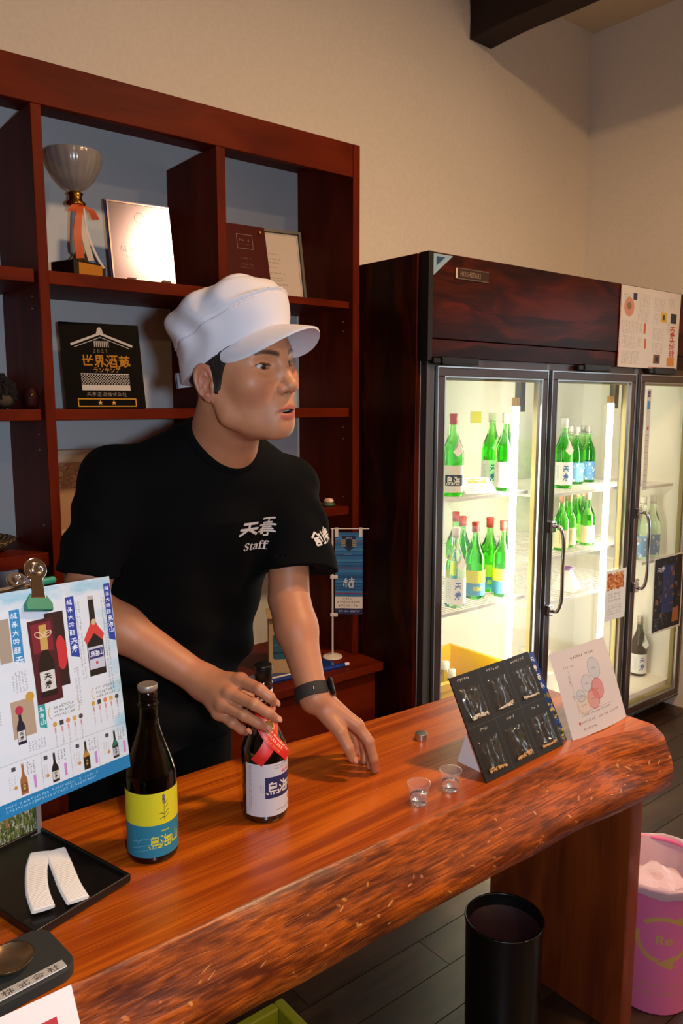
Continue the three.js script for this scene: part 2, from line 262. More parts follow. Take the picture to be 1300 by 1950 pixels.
// ---------------------------------------------------------------- refrigerator
const ZG = -1.735;                                  // plane of the door fronts
const fridge = thing('display_refrigerator', 'dark wood-grain three-door glass-front display refrigerator, lit inside', 'refrigerator', [0, 0, 0]);
{
  const w = (x0, x1, y0, y1, z0, z1, grain = 'x', r = 0.002) => bx(x0, x1, y0, y1, z0, z1, { r, grain, off: rr(0, 5) });
  const L = 1.738, R = 3.462, TOP = 1.874;
  part('side_panel', w(L, L + 0.02, 0.06, TOP, ZB + 0.02, -1.775, 'y'), MAT.fridgeWood, fridge);
  part('side_panel', w(R - 0.02, R, 0.06, TOP, ZB + 0.02, -1.775, 'y'), MAT.fridgeWood, fridge);
  part('top_panel', w(L + 0.02, R - 0.02, TOP - 0.03, TOP - 0.004, ZB + 0.02, -1.775), MAT.steelDull, fridge);
  part('back_panel', bx(L + 0.02, R - 0.02, 0.06, TOP - 0.03, ZB + 0.02, ZB + 0.035), MAT.steelDull, fridge);
  part('liner', [bx(L + 0.02, R - 0.02, 0.14, 1.56, ZB + 0.035, ZB + 0.06), bx(L + 0.02, L + 0.045, 0.14, 1.56, ZB + 0.06, -1.775), bx(R - 0.045, R - 0.02, 0.14, 1.56, ZB + 0.06, -1.775), bx(L + 0.045, R - 0.045, 1.535, 1.56, ZB + 0.06, -1.775), bx(L + 0.02, R - 0.02, 0.1, 0.14, ZB + 0.035, -1.775)], MAT.liner, fridge, 'cream inner lining');
  part('kick_plate', bx(L + 0.01, R - 0.01, 0.0, 0.1, ZB + 0.05, -1.82), MAT.black, fridge);
  // header with its black end cap, lower strip and maker's plate
  part('header_cap', w(1.7445, 1.764, 1.55, 1.877, -1.775, ZG + 0.004), MAT.black, fridge);
  part('header_panel', w(1.764, R, 1.62, 1.877, -1.775, ZG), MAT.fridgeWood, fridge);
  part('header_strip', w(1.764, R, 1.562, 1.618, -1.775, ZG - 0.004), MAT.fridgeWood, fridge);
  part('header_core', bx(L + 0.02, R - 0.02, 1.56, TOP - 0.03, -1.80, -1.775), MAT.black, fridge);
  const plateTex = canvasTex(512, 96, (g, W, H) => { g.fillStyle = '#3a2317'; g.fillRect(0, 0, W, H); g.fillStyle = '#6f6155'; g.fillRect(0, 0, W, 7); g.fillRect(0, H - 9, W, 9); g.fillStyle = '#d9cdb8'; g.fillRect(4, 6, 30, H - 12); g.fillStyle = '#8d7a68'; g.font = 'bold 60px sans-serif'; g.fillText('HOSHIZAKI', 70, 70); });
  const plate = part('name_plate', uvPlane(0.157, 0.034, 0.004), [MAT.steel, MAT.steel, MAT.steel, MAT.steel, std(0xffffff, 0.3, 0.3, { map: plateTex }), MAT.steel], fridge, 'small brown maker plate');
  plate.position.set(1.94, 1.823, ZG + 0.002);
  const st = new THREE.Shape([new THREE.Vector2(0, 0), new THREE.Vector2(0.085, 0), new THREE.Vector2(0, -0.065)]);
  part('corner_sticker', new THREE.ShapeGeometry(st).translate(1.767, 1.872, ZG + 0.0012), std(0x8fb0c8, 0.5), fridge, 'pale blue triangular corner sticker');
  const st2 = new THREE.Shape([new THREE.Vector2(0.012, -0.008), new THREE.Vector2(0.05, -0.008), new THREE.Vector2(0.012, -0.036)]);
  part('sticker_print', new THREE.ShapeGeometry(st2).translate(1.767, 1.872, ZG + 0.0018), std(0x24486e, 0.5), fridge);
  // front posts and mullions
  for (const [a, b] of [[1.759, 1.793], [2.362, 2.380], [2.940, 2.970], [3.43, R]]) part('post', w(a, b, 0.06, 1.56, -1.80, ZG - 0.012, 'y'), MAT.steelDull, fridge);
  part('top_rail', bx(1.759, R, 1.538, 1.562, -1.80, ZG - 0.014), MAT.doorFrame, fridge);
  part('bottom_rail', bx(1.759, R, 0.055, 0.1, -1.80, ZG - 0.016), MAT.steelDull, fridge);
  for (const x of [1.80, 2.56, 3.05]) { part('hinge', [w(x, x + 0.17, 1.54, 1.566, ZG - 0.01, ZG + 0.016, 'x', 0.006), w(x - 0.035, x - 0.005, 1.542, 1.56, ZG - 0.01, ZG + 0.012, 'x', 0.004)], MAT.black, fridge); }
  // doors
  for (const [a, b, handleX] of [[1.795, 2.360, null], [2.382, 2.938, 2.400], [2.972, 3.428, 2.992]]) {
    const y0 = 0.078, y1 = 1.536, f = 0.034, zf = ZG, zb = ZG - 0.036;
    const ring = (a, b, y0, y1, f, z0, z1, r) => [bx(a, b, y1 - f, y1, z0, z1, { r }), bx(a, b, y0, y0 + f, z0, z1, { r }), bx(a, a + f, y0 + f, y1 - f, z0, z1, { r }), bx(b - f, b, y0 + f, y1 - f, z0, z1, { r })];
    const door = part('door', ring(a + 0.004, b - 0.004, y0 + 0.004, y1 - 0.004, f - 0.006, zb, zf, 0.003), MAT.doorFrame, fridge);
    part('outer_trim', ring(a, b, y0, y1, 0.004, zb, zf + 0.001, 0), MAT.steel, door);
    part('inner_trim', ring(a + f - 0.003, b - f + 0.003, y0 + f - 0.003, y1 - f + 0.003, 0.004, zb + 0.004, zf + 0.001, 0), MAT.steel, door);
    part('spacer', ring(a + f, b - f, y0 + f, y1 - f, 0.009, zb + 0.006, zf - 0.012, 0), MAT.gasket, door, 'yellowish spacer around the glass');
    part('pane', bx(a + f, b - f, y0 + f, y1 - f, zf - 0.011, zf - 0.007), MAT.pane, door);
    if (handleX) {
      const h0 = 0.645, h1 = 0.975;
      part('handle', [tube([V(handleX + 0.006, h1 - 0.01, zf), V(handleX + 0.008, h1 - 0.005, zf + 0.035), V(handleX + 0.012, h1 - 0.035, zf + 0.05), V(handleX + 0.014, (h0 + h1) / 2, zf + 0.052), V(handleX + 0.012, h0 + 0.035, zf + 0.05), V(handleX + 0.008, h0 + 0.005, zf + 0.035), V(handleX + 0.006, h0 + 0.01, zf)], 0.007, 60, 10),
        bx(handleX - 0.016, handleX + 0.016, h1 - 0.03, h1 + 0.015, zf, zf + 0.02, { r: 0.006 }), bx(handleX - 0.016, handleX + 0.016, h0 - 0.015, h0 + 0.03, zf, zf + 0.02, { r: 0.006 })], MAT.chrome, door, 'chrome bar handle');
    }
  }
  // wire shelves
  const bays = [[1.79, 2.355, [0.703, 1.10]], [2.385, 3.165, [0.65, 0.828, 1.075]], [3.18, 3.41, [0.72, 1.06]]];
  for (const [a, b, ys] of bays) for (const y of ys) {
    const g = [bx(a, b, y - 0.012, y, -1.812, -1.806), bx(a, b, y - 0.006, y, -2.285, -2.28)];
    for (let i = 0; i <= 26; i++) { const x = lerp(a + 0.004, b - 0.004, i / 26); g.push(cyl(V(x, y - 0.002, -1.808), V(x, y - 0.002, -2.283), 0.0019, 0.0019, 5, true)); }
    for (const z of [-1.95, -2.1]) g.push(bx(a, b, y - 0.007, y - 0.003, z - 0.002, z + 0.002));
    part('wire_shelf', g, MAT.wire, fridge, 'white wire shelf');
  }
  // upright tubes behind the mullions
  const glow = new THREE.MeshStandardMaterial({ color: 0xffffff, emissive: new THREE.Color(1, 0.95, 0.78), emissiveIntensity: 14 });
  for (const [x, y0, y1] of [[2.262, 0.30, 1.41], [2.865, 0.30, 1.42]]) {
    const t = part('lamp_tube', cyl(V(x, y0, -1.80), V(x, y1, -1.80), 0.0125, 0.0125, 18), glow, fridge, 'glowing fluorescent tube');
    for (const [q0, q1] of [[y1, y1 + 0.03], [y0 - 0.03, y0]]) part('tube_cap', cyl(V(x, q0, -1.80), V(x, q1, -1.80), 0.0145), std(0xc9a66a, 0.4, 0.6), t);
    part('tube_bracket', bx(x + 0.013, x + 0.04, y1 - 0.02, 1.535, -1.815, -1.79), MAT.steelDull, t);
    for (const [dx, dz] of [[-1, -0.55], [0.35, -1]]) { const A = new THREE.RectAreaLight(new THREE.Color(1, 0.94, 0.74), 27, 0.022, y1 - y0); const d = V(dx, 0, dz).normalize(); A.position.set(x + d.x * 0.016, (y0 + y1) / 2, -1.80 + d.z * 0.016); A.lookAt(x + dx, (y0 + y1) / 2, -1.80 + dz); A.castShadow = true; fridge.add(A); }
  }
}
function uvPlane(w, h, d) { return new THREE.BoxGeometry(w, h, d); }

// ---------------------------------------------------------------- counter
const counter = thing('tasting_counter', 'glossy orange-brown live-edge wooden slab counter with panel legs', 'counter', [0, 0, 0]);
{
  // cross-section along x: [depth, height] from the back underside round the front to the underside again
  const xs = 150, xa = -0.55, xb = 1.545, sect = [];
  const n1 = (x, s) => (noise3(x * 2.2, s, 3) - 0.5), n2 = (x, y, s) => (noise3(x * 9, y * 30, s) - 0.5);
  const topPos = [], topUv = [], idx = [];
  const zFront = (x) => -0.866 + n1(x, 1.5) * 0.010 + sstep(1.36, 1.545, x) * 0.034;
  const zBack = (x) => -1.262 + sstep(0.7, 1.35, x) * 0.04 + n1(x, 9.2) * 0.01;
  const nz = 14;
  for (let i = 0; i <= xs; i++) { const x = lerp(xa, xb, i / xs); for (let j = 0; j <= nz; j++) { const z = lerp(zBack(x), zFront(x), j / nz); topPos.push(x, T, z); topUv.push(x, z); } }
  for (let i = 0; i < xs; i++) for (let j = 0; j < nz; j++) { const a = i * (nz + 1) + j; idx.push(a, a + 1, a + nz + 1, a + 1, a + nz + 2, a + nz + 1); }
  const top = new THREE.BufferGeometry(); top.setAttribute('position', new THREE.Float32BufferAttribute(topPos, 3)); top.setAttribute('uv', new THREE.Float32BufferAttribute(topUv, 2)); top.setIndex(idx); top.computeVertexNormals();
  part('table_top', top, MAT.counter, counter);
  // natural edge: rounded lip, bulging uneven face, underside and back
  const prof = (x) => {
    const zf = zFront(x), e = sstep(1.25, 1.545, x), low = lerp(-0.822, -0.80, sstep(0.5, 1.4, x)), P = [];
    const pts = [[zf, 0], [zf + 0.003, -0.0012], [zf + 0.006, -0.004], [zf + 0.012, -0.014], [zf + 0.021, -0.032], [zf + 0.032, -0.055], [lerp(zf, low, 0.85) + 0.012, -0.08], [low + 0.008, -0.104], [low + 0.002, -0.122], [low - 0.008, -0.131], [low - 0.03, -0.135]];
    pts.forEach(([z, y], k) => { const q = k > 2 && k < 10 ? 1 : 0; P.push([z + e * (k > 2 ? 0.012 : 0) + q * (n2(x, y, 4) * 0.007 + n1(x * 3, y * 8 + 4) * 0.008), T + y + (k >= 8 ? n1(x * 1.4, 7) * 0.014 : 0)]); });
    P.push([zBack(x) + 0.03, T - 0.135], [zBack(x), T - 0.10], [zBack(x), T]); return P;
  };
  const ep = [], eu = [], ei = [], m = prof(0).length;
  for (let i = 0; i <= xs * 2; i++) { const x = lerp(xa, xb, i / xs / 2), P = prof(x); let s = 0; P.forEach(([z, y], k) => { if (k) s += Math.hypot(z - P[k - 1][0], y - P[k - 1][1]); ep.push(x, y, z); eu.push((x - xa) / (xb - xa), s / 0.19); }); }
  for (let i = 0; i < xs * 2; i++) for (let k = 0; k < m - 1; k++) { const a = i * m + k, b = a + m; ei.push(a, a + 1, b, a + 1, b + 1, b); }
  const edge = new THREE.BufferGeometry(); edge.setAttribute('position', new THREE.Float32BufferAttribute(ep, 3)); edge.setAttribute('uv', new THREE.Float32BufferAttribute(eu, 2)); edge.setIndex(ei); edge.computeVertexNormals();
  const bark = canvasTex(2048, 512, (g, W, H) => {
    const im = g.createImageData(W, H);
    for (let y = 0; y < H; y++) for (let x = 0; x < W; x++) {
      const u = x / W, v = y / H, a = fbm(u * 34 + v * 3, v * 11, 34, 64, 2, 5), b = fbm(u * 90 + a * 2, v * 46, 90, 64, 7, 4), c = fbm(u * 9, v * 3, 9, 64, 12, 3), d = fbm(u * 22, v * 70, 22, 128, 19, 3), k = clamp((a - 0.5) * 1.25 + (b - 0.5) * 1.1 + (c - 0.5) * 0.9 + (d - 0.5) * 0.65 + 0.42, 0, 1);
      const i = (y * W + x) * 4; im.data[i] = lerp(186, 84, k); im.data[i + 1] = lerp(88, 30, k); im.data[i + 2] = lerp(14, 3, k); im.data[i + 3] = 255;
    }
    g.putImageData(im, 0, 0);
    g.lineCap = 'round';
    for (let i = 0; i < 260; i++) { const x = rnd() * W, y = rr(10, 430), l = rr(14, 70); g.strokeStyle = `rgba(62,20,6,${rr(0.25, 0.7)})`; g.lineWidth = rr(1, 4.5); g.beginPath(); g.moveTo(x, y); g.quadraticCurveTo(x + l / 2, y + rr(-8, 8), x + l, y + rr(-9, 9)); g.stroke(); }
    for (let i = 0; i < 190; i++) { const x = rnd() * W, y = rr(8, 380) , l = rr(3, 13); g.fillStyle = `rgba(${rr(205, 235) | 0},${rr(130, 165) | 0},${rr(60, 95) | 0},${rr(0.45, 0.9)})`; g.save(); g.translate(x, y); g.rotate(rr(0.6, 2.2)); g.beginPath(); g.ellipse(0, 0, l, rr(1.2, 3.6), 0, 0, 7); g.fill(); g.restore(); }
    for (let i = 0; i < 60; i++) { g.fillStyle = `rgba(238,186,132,${rr(0.4, 0.9)})`; g.fillRect(rnd() * W, rr(0, 12), rr(8, 40), rr(2, 5)); }
  });
  part('live_edge', edge, phys(0xffffff, 0.4, { map: bark, clearcoat: 0.25, clearcoatRoughness: 0.3, bumpMap: bark, bumpScale: 0.002 }), counter, 'rough mottled natural front edge with pale chips');
  const pe = prof(xb), sh = new THREE.Shape(pe.map(([z, y]) => new THREE.Vector2(z, y)));
  const cap = new THREE.ShapeGeometry(sh); cap.rotateY(-Math.PI / 2); cap.translate(xb, 0, 0);
  part('end_grain', cap, MAT.counter, counter);
  part('panel_leg', bx(1.489, 1.535, 0, T - 0.128, -1.222, -0.838, { r: 0.003, grain: 'y' }), MAT.leg, counter);
  part('panel_leg', bx(-0.4, -0.354, 0, T - 0.128, -1.222, -0.838, { r: 0.003, grain: 'y', off: 2 }), MAT.leg, counter);
}
// ---------------------------------------------------------------- bottles
const glassDark = phys(0xffffff, 0.04, { transmission: 1, thickness: 0.04, ior: 1.5, attenuationColor: new THREE.Color(0.05, 0.38, 0.06), attenuationDistance: 0.009 });
const glassBlack = phys(0x060504, 0.06, { clearcoat: 1, clearcoatRoughness: 0.03 });
const glassGreen = phys(0xffffff, 0.04, { transmission: 1, thickness: 0.04, ior: 1.45, attenuationColor: new THREE.Color(0.3, 0.85, 0.2), attenuationDistance: 0.03 });
const glassClear = phys(0xf4fbf4, 0.05, { transmission: 1, thickness: 0.04, ior: 1.45, attenuationColor: new THREE.Color(0.7, 0.9, 0.75), attenuationDistance: 0.08 });
const smoothProfile = ({ H, R, hs, hn, rn }) => {
  const p = [[0.0001, 0.003], [R * 0.6, 0.0035], [R * 0.86, 0.0005], [R * 0.95, 0.002], [R, 0.009], [R, hs]];
  for (let i = 1; i <= 14; i++) { const t = i / 14, e = t * t * (3 - 2 * t); p.push([lerp(R, rn, lerp(e, Math.sin(t * Math.PI / 2), 0.35)), lerp(hs, hn, t)]); }
  p.push([rn, H - 0.034], [rn + 0.0015, H - 0.0335], [rn + 0.002, H - 0.031], [rn + 0.0005, H - 0.028], [rn, H - 0.026], [rn, H - 0.004], [0.0001, H - 0.004]);
  return p;
};
const radiusAt = (o, h) => { const p = smoothProfile(o); for (let i = 5; i < p.length - 1; i++) if (h <= p[i + 1][1]) { const t = clamp((h - p[i][1]) / (p[i + 1][1] - p[i][1] || 1), 0, 1); return lerp(p[i][0], p[i + 1][0], t); } return o.rn; };
function wrap(r, h0, h1, center, arc, seg = 40) { return new THREE.CylinderGeometry(r, r, h1 - h0, seg, 1, true, center - arc / 2, arc).translate(0, (h0 + h1) / 2, 0); }
const D2R = Math.PI / 180;

// the standing green bottle with the yellow and blue label
const B1 = { H: 0.272, R: 0.0385, hs: 0.132, hn: 0.226, rn: 0.0138 };
const labYB = canvasTex(1024, 300, (g, W, H) => {
  g.fillStyle = '#d8d322'; g.fillRect(0, 0, W, H); for (let i = 0; i < 1500; i++) { g.fillStyle = `rgba(120,130,20,${rr(0.02, 0.08)})`; g.fillRect(rnd() * W, rnd() * H, rr(2, 14), rr(1, 3)); }
  g.fillStyle = '#1f7f9c'; g.fillRect(0, 150, W, 150);
  const c = 512;                                                     // flower and stem
  g.strokeStyle = '#3a3a28'; g.lineWidth = 3; g.beginPath(); g.moveTo(c, 34); g.lineTo(c + 2, 132); g.moveTo(c - 38, 100); g.quadraticCurveTo(c - 10, 92, c + 2, 108); g.quadraticCurveTo(c + 20, 92, c + 44, 88); g.moveTo(c - 34, 124); g.quadraticCurveTo(c, 112, c + 2, 122); g.quadraticCurveTo(c + 22, 118, c + 40, 106); g.moveTo(c, 60); g.lineTo(c + 32, 44); g.moveTo(c, 82); g.lineTo(c + 38, 62); g.stroke();
  for (let i = 0; i < 60; i++) { g.fillStyle = ['#5a5672', '#7a7690', '#3c3a4c'][i % 3]; g.beginPath(); g.ellipse(c + rr(-9, 9), rr(14, 50), 4, 3, rnd() * 3, 0, 7); g.fill(); }
  g.strokeStyle = '#d9cf2a'; kanRow(g, '鳥海山', c - 128, 194, 64, { lw: 0.11, gap: 0.9, sx: 1.55 }); g.fillStyle = '#b9b83a'; g.fillRect(c - 30, 178, 70, 6);
  g.strokeStyle = 'rgba(190,215,220,.55)'; g.lineWidth = 2; for (const y of [210, 240, 262]) { g.beginPath(); g.moveTo(c - 260, y + 20); g.quadraticCurveTo(c - 120, y - 10, c - 20, y - 4); g.stroke(); } g.beginPath(); g.moveTo(c - 240, 180); g.bezierCurveTo(c - 215, 280, c - 190, 200, c - 170, 210); g.stroke();
});
function sakeBottle(name, label, o, mats, group) {
  const t = thing(name, label, 'bottle', [0, 0, 0], 0, group);
  part('glass', lathe(smoothProfile(o), 48), mats.glass, t);
  const cr = o.rn + 0.0006;
  const cp = part('cap', mats.tall ? lathe([[0.0001, o.H - 0.038], [o.rn + 0.0006, o.H - 0.038], [o.rn + 0.0009, o.H - 0.012], [o.rn + 0.0016, o.H - 0.011], [o.rn + 0.0016, o.H - 0.002], [o.rn, o.H], [0.0001, o.H]], 32) : lathe([[0.0001, o.H - 0.010], [cr, o.H - 0.010], [cr + 0.0008, o.H - 0.006], [cr + 0.0006, o.H - 0.001], [cr - 0.001, o.H], [0.0001, o.H + 0.0002]], 32), mats.cap, t);
  return t;
}
{
  const p = onY(292, 1622, T), t = sakeBottle('sake_bottle', 'green glass sake bottle with half yellow, half blue wraparound label', B1, { glass: glassDark, cap: std(0xb8b2a8, 0.35, 0.7) });
  t.position.set(p.x, T, p.z);
  part('label', wrap(B1.R + 0.0004, 0.013, 0.1145, 2.4 * D2R, 300 * D2R, 64), std(0xffffff, 0.55, 0, { map: labYB, side: THREE.DoubleSide }), t, 'yellow and blue paper label');
}
// the dark bottle in his hand, with crossed red ribbon and gold seal
{
  const B2 = { H: 0.263, R: 0.0385, hs: 0.118, hn: 0.192, rn: 0.0138 }, p = onY(505, 1548, T);
  const t = sakeBottle('sake_bottle', 'dark sake bottle with white label and red award ribbon, held by the man', B2, { glass: glassBlack, cap: std(0x090808, 0.35), tall: true }); t.position.set(p.x, T, p.z);
  const lab = canvasTex(900, 620, (g, W, H) => {
    g.fillStyle = '#cfcdd3'; g.fillRect(0, 0, W, H); for (let i = 0; i < 900; i++) { g.fillStyle = `rgba(120,120,135,${rr(0.02, 0.07)})`; g.fillRect(rnd() * W, rnd() * H, rr(4, 30), rr(1, 3)); }
    tiny(g, 40, 20, 40, 560, 16, '#5a5a66', true); tiny(g, 330, 24, 420, 30, 22, '#3f3f4a'); g.strokeStyle = '#c33b44'; kanRow(g, '純米大吟醸', 430, 84, 56, { lw: 0.12 });
    g.fillStyle = '#23265a'; g.fillRect(232, 156, 470, 250); g.strokeStyle = '#e6dfd2'; kanRow(g, '鳥海山', 240, 196, 168, { lw: 0.09, gap: 0.98, sx: 0.92 });
    g.fillStyle = '#c6303c'; g.fillRect(540, 440, 52, 54); g.strokeStyle = '#eddada'; kan(g, '天', 546, 446, 40, 0.1); tiny(g, 360, 546, 420, 24, 26, '#4a4a55'); tiny(g, 180, 250, 40, 90, 20, '#666', true);
  });
  part('label', wrap(B2.R + 0.0004, 0.014, 0.105, 17 * D2R, 205 * D2R, 56), std(0xffffff, 0.6, 0, { map: lab, side: THREE.DoubleSide }), t, 'white label with dark blue panel');
  const nb = canvasTex(256, 64, (g, W, H) => { g.fillStyle = '#e9e2e0'; g.fillRect(0, 0, W, H); g.strokeStyle = '#c8303a'; kanRow(g, '試飲試飲', 6, 8, 48, { lw: 0.12, gap: 1.25 }); });
  part('neck_band', wrap(B2.rn + 0.0012, 0.205, 0.222, -33 * D2R, 330 * D2R), std(0xffffff, 0.6, 0, { map: nb, side: THREE.DoubleSide }), t, 'white neck band with red characters');
  const red = canvasTex(512, 128, (g, W, H) => { g.fillStyle = '#d8241c'; g.fillRect(0, 0, W, H); g.fillStyle = '#f2d9b0'; g.font = 'italic bold 30px serif'; g.fillText('Concours Mondial de', 150, 34); g.font = 'bold 36px serif'; g.fillText('FEMINALISE', 190, 74); g.fillStyle = '#e2903a'; g.font = 'bold 26px serif'; g.fillText('MEDAILLE D\u2019OR', 200, 112); });
  // strips that follow the shoulder of the bottle from behind the neck, cross at the front and hang down
  const strip = (a0, h0, a1, h1, w, flip) => {
    const pos = [], uv = [], ix = [], N = 24, K = 4;
    for (let i = 0; i <= N; i++) for (let j = 0; j <= K; j++) { const s = i / N, q = j / K - 0.5, da = (a1 - a0) * 0.03, dh = h1 - h0, l = Math.hypot(da, dh), h = lerp(h0, h1, s) + q * w * da / l, a = lerp(a0, a1, s) - q * w * dh / l / Math.max(radiusAt(B2, lerp(h0, h1, s)), 0.018), r = radiusAt(B2, h) + 0.0016 + (flip ? 0.0012 : 0); pos.push(r * Math.sin(a), h, r * Math.cos(a)); uv.push(flip ? s : 1 - s, flip ? j / K : 1 - j / K); }
    for (let i = 0; i < N; i++) for (let j = 0; j < K; j++) { const a = i * (K + 1) + j; ix.push(a, a + 1, a + K + 1, a + 1, a + K + 2, a + K + 1); }
    const g = new THREE.BufferGeometry(); g.setAttribute('position', new THREE.Float32BufferAttribute(pos, 3)); g.setAttribute('uv', new THREE.Float32BufferAttribute(uv, 2)); g.setIndex(ix); g.computeVertexNormals(); return g;
  };
  const rm = std(0xffffff, 0.45, 0, { map: red, side: THREE.DoubleSide });
  const c0 = -12 * D2R;
  part('ribbon', strip(c0 + 1.25, 0.205, c0 - 0.72, 0.108, 0.021, false), rm, t, 'red printed ribbon'); part('ribbon', strip(c0 - 1.25, 0.205, c0 + 0.85, 0.108, 0.021, true), rm, t, 'red printed ribbon');
  const seal = part('seal', new THREE.CylinderGeometry(0.0095, 0.0095, 0.0016, 24).rotateX(Math.PI / 2 - 0.5), std(0xc9a24a, 0.25, 1), t, 'gold medal sticker'); const sh = 0.164, sr = radiusAt(B2, sh) + 0.0045, sa = c0 - 0.12; seal.position.set(sr * Math.sin(sa), sh, sr * Math.cos(sa)); seal.rotation.y = sa;
}
// cups, screw cap
const cupMat = phys(0xffffff, 0.08, { transmission: 0.9, thickness: 0, ior: 1.45 }), sakeMat = phys(0xffffff, 0.0, { transmission: 1, thickness: 0.02, ior: 1.33 });
[[797, 1530, 'clear plastic tasting cup of sake, farther from the black rice display'], [857, 1504, 'clear plastic tasting cup of sake, right beside the black rice display']].forEach(([px, py, label]) => {
  const p = onY(px, py, T), t = thing('tasting_cup', label, 'cup', [p.x, T, p.z]);
  part('cup_wall', lathe([[0.0001, 0.001], [0.0135, 0.001], [0.0142, 0.0], [0.0148, 0.004], [0.0188, 0.036], [0.0205, 0.037], [0.0207, 0.0385], [0.0186, 0.038]], 36), cupMat, t);
  part('sake', lathe([[0.0001, 0.0018], [0.0130, 0.0018], [0.0152, 0.0165], [0.0001, 0.0166]], 30), sakeMat, t, 'clear sake');
});
{
  const p = onY(802, 1408, T), t = thing('screw_cap', 'small silver screw cap lying on the counter', 'bottle cap', [p.x, T, p.z]);
  part('shell', lathe([[0.0125, 0.0005], [0.0132, 0], [0.0134, 0.005], [0.0128, 0.006], [0.0134, 0.007], [0.0128, 0.0085], [0.0133, 0.0095], [0.0130, 0.0135], [0.0122, 0.0145], [0.0001, 0.0142]], 32), std(0xb9b4ab, 0.3, 0.9, { side: THREE.DoubleSide }), t);
}
// ---------------------------------------------------------------- rice display, brochure, chart sheet
{
  const o = V(1.057, T, -0.886), ex = V(1, 0, -0.036).normalize(), up = V(-0.004, 0.173, -0.094).normalize(), W = 0.2474, H = 0.197;
  const b = thing('rice_display_board', 'black display board with six clear pouches of rice leaning on the counter', 'display board'); b.applyMatrix4(frameAt(o.clone().add(V(0, 0.001, 0.003)), ex, up));
  const faceT = canvasTex(1024, 816, (g, w, h) => { g.fillStyle = '#0c0c0d'; g.fillRect(0, 0, w, h); g.fillStyle = '#4b4b4c'; for (const x of [w / 3, 2 * w / 3]) g.fillRect(x - 2, 0, 3, h); g.fillRect(0, h / 2 - 2, w, 3); for (let r = 0; r < 2; r++) for (let c = 0; c < 3; c++) tiny(g, c * w / 3 + 70 + (r ? 50 : 0), r * h / 2 + 28, r ? 120 : 200, 24, 26, '#d6d4cf'); });
  const edge = std(0x161616, 0.6); part('board', new THREE.BoxGeometry(W, H, 0.003).translate(W / 2, H / 2, 0), [edge, edge, edge, edge, phys(0xffffff, 0.45, { map: faceT }), edge], b);
  const film = phys(0xffffff, 0.06, { transmission: 1, thickness: 0, ior: 1.5, side: THREE.DoubleSide }), riceM = [std(0xe2d6bf, 0.6), std(0xd0a86c, 0.6)];
  for (let r = 0; r < 2; r++) for (let c = 0; c < 3; c++) {
    const x0 = c * W / 3 + 0.013, y0 = (1 - r) * H / 2 + 0.009, w = 0.057, h = 0.063, g = new THREE.PlaneGeometry(w, h, 18, 20), p = g.attributes.position, s = 17 * (r * 3 + c);
    for (let i = 0; i < p.count; i++) { const x = p.getX(i), y = p.getY(i), e = sstep(0, 0.006, Math.min(w / 2 - Math.abs(x), h / 2 - Math.abs(y))), k = noise3(x * 130 + s, y * 45, s) + 0.5 * noise3(x * 260, y * 90 + s, s + 3); p.setZ(i, e * (0.0035 + (k - 0.75) * 0.0055 + 0.002 * sstep(0, -h / 2, y))); }
    g.computeVertexNormals(); g.translate(x0 + w / 2, y0 + h / 2, 0.002);
    const pouch = part('pouch', g, film, b, 'clear plastic pouch');
    const grains = []; for (let k = 0; k < 70; k++) { const gg = new THREE.IcosahedronGeometry(1, 0).scale(0.0022, 0.0011, 0.0011); const x = rr(0.004, w - 0.004); gg.rotateZ(rr(0, 3)); gg.translate(x0 + x, y0 + 0.003 + rnd() * (0.0045 + 0.003 * Math.sin(x * 60 + s)), 0.003 + rnd() * 0.0015); grains.push(gg); }
    const rice = part('rice_grains', grains, riceM[r], pouch, r ? 'brown rice grains' : 'white rice grains'); rice.userData.kind = 'stuff';
  }
  const pl = new THREE.Shape([new THREE.Vector2(0, 0), new THREE.Vector2(-0.085, 0), new THREE.Vector2(-0.05, 0.1)]);
  const st = part('rear_stand', new THREE.ExtrudeGeometry(pl, { depth: 0.002, bevelEnabled: false }).rotateY(-Math.PI / 2).translate(0, 0, 0), MAT.paper, b); st.applyMatrix4(b.matrix.clone().invert().multiply(new THREE.Matrix4().makeTranslation(1.085, T, -0.893)));
  st.updateMatrix();
  const br = thing('brochure', 'blue and yellow printed brochure tucked behind the black rice display', 'brochure'); br.applyMatrix4(frameAt(V(1.086, T + 0.0005, -0.893), ex, up));
  const bt = canvasTex(600, 500, (g, w, h) => { g.fillStyle = '#1d3f8c'; g.fillRect(0, 0, w, h); for (let i = 0; i < 900; i++) { g.fillStyle = ['#8a7a2a', '#2a3a1a', '#c0b070', '#1b2b5c', '#54682c'][i % 5]; g.fillRect(rnd() * w, rr(230, h), rr(5, 26), rr(4, 18)); } g.strokeStyle = '#e8ebf2'; kanRow(g, '天寿酒米', 548, 20, 38, { vertical: true, lw: 0.1, gap: 1.3 }); });
  part('sheet', new THREE.BoxGeometry(0.246, 0.19, 0.0015).translate(0.123, 0.095, 0), [edge, edge, edge, edge, std(0xffffff, 0.4, 0, { map: bt }), MAT.paper], br);
}
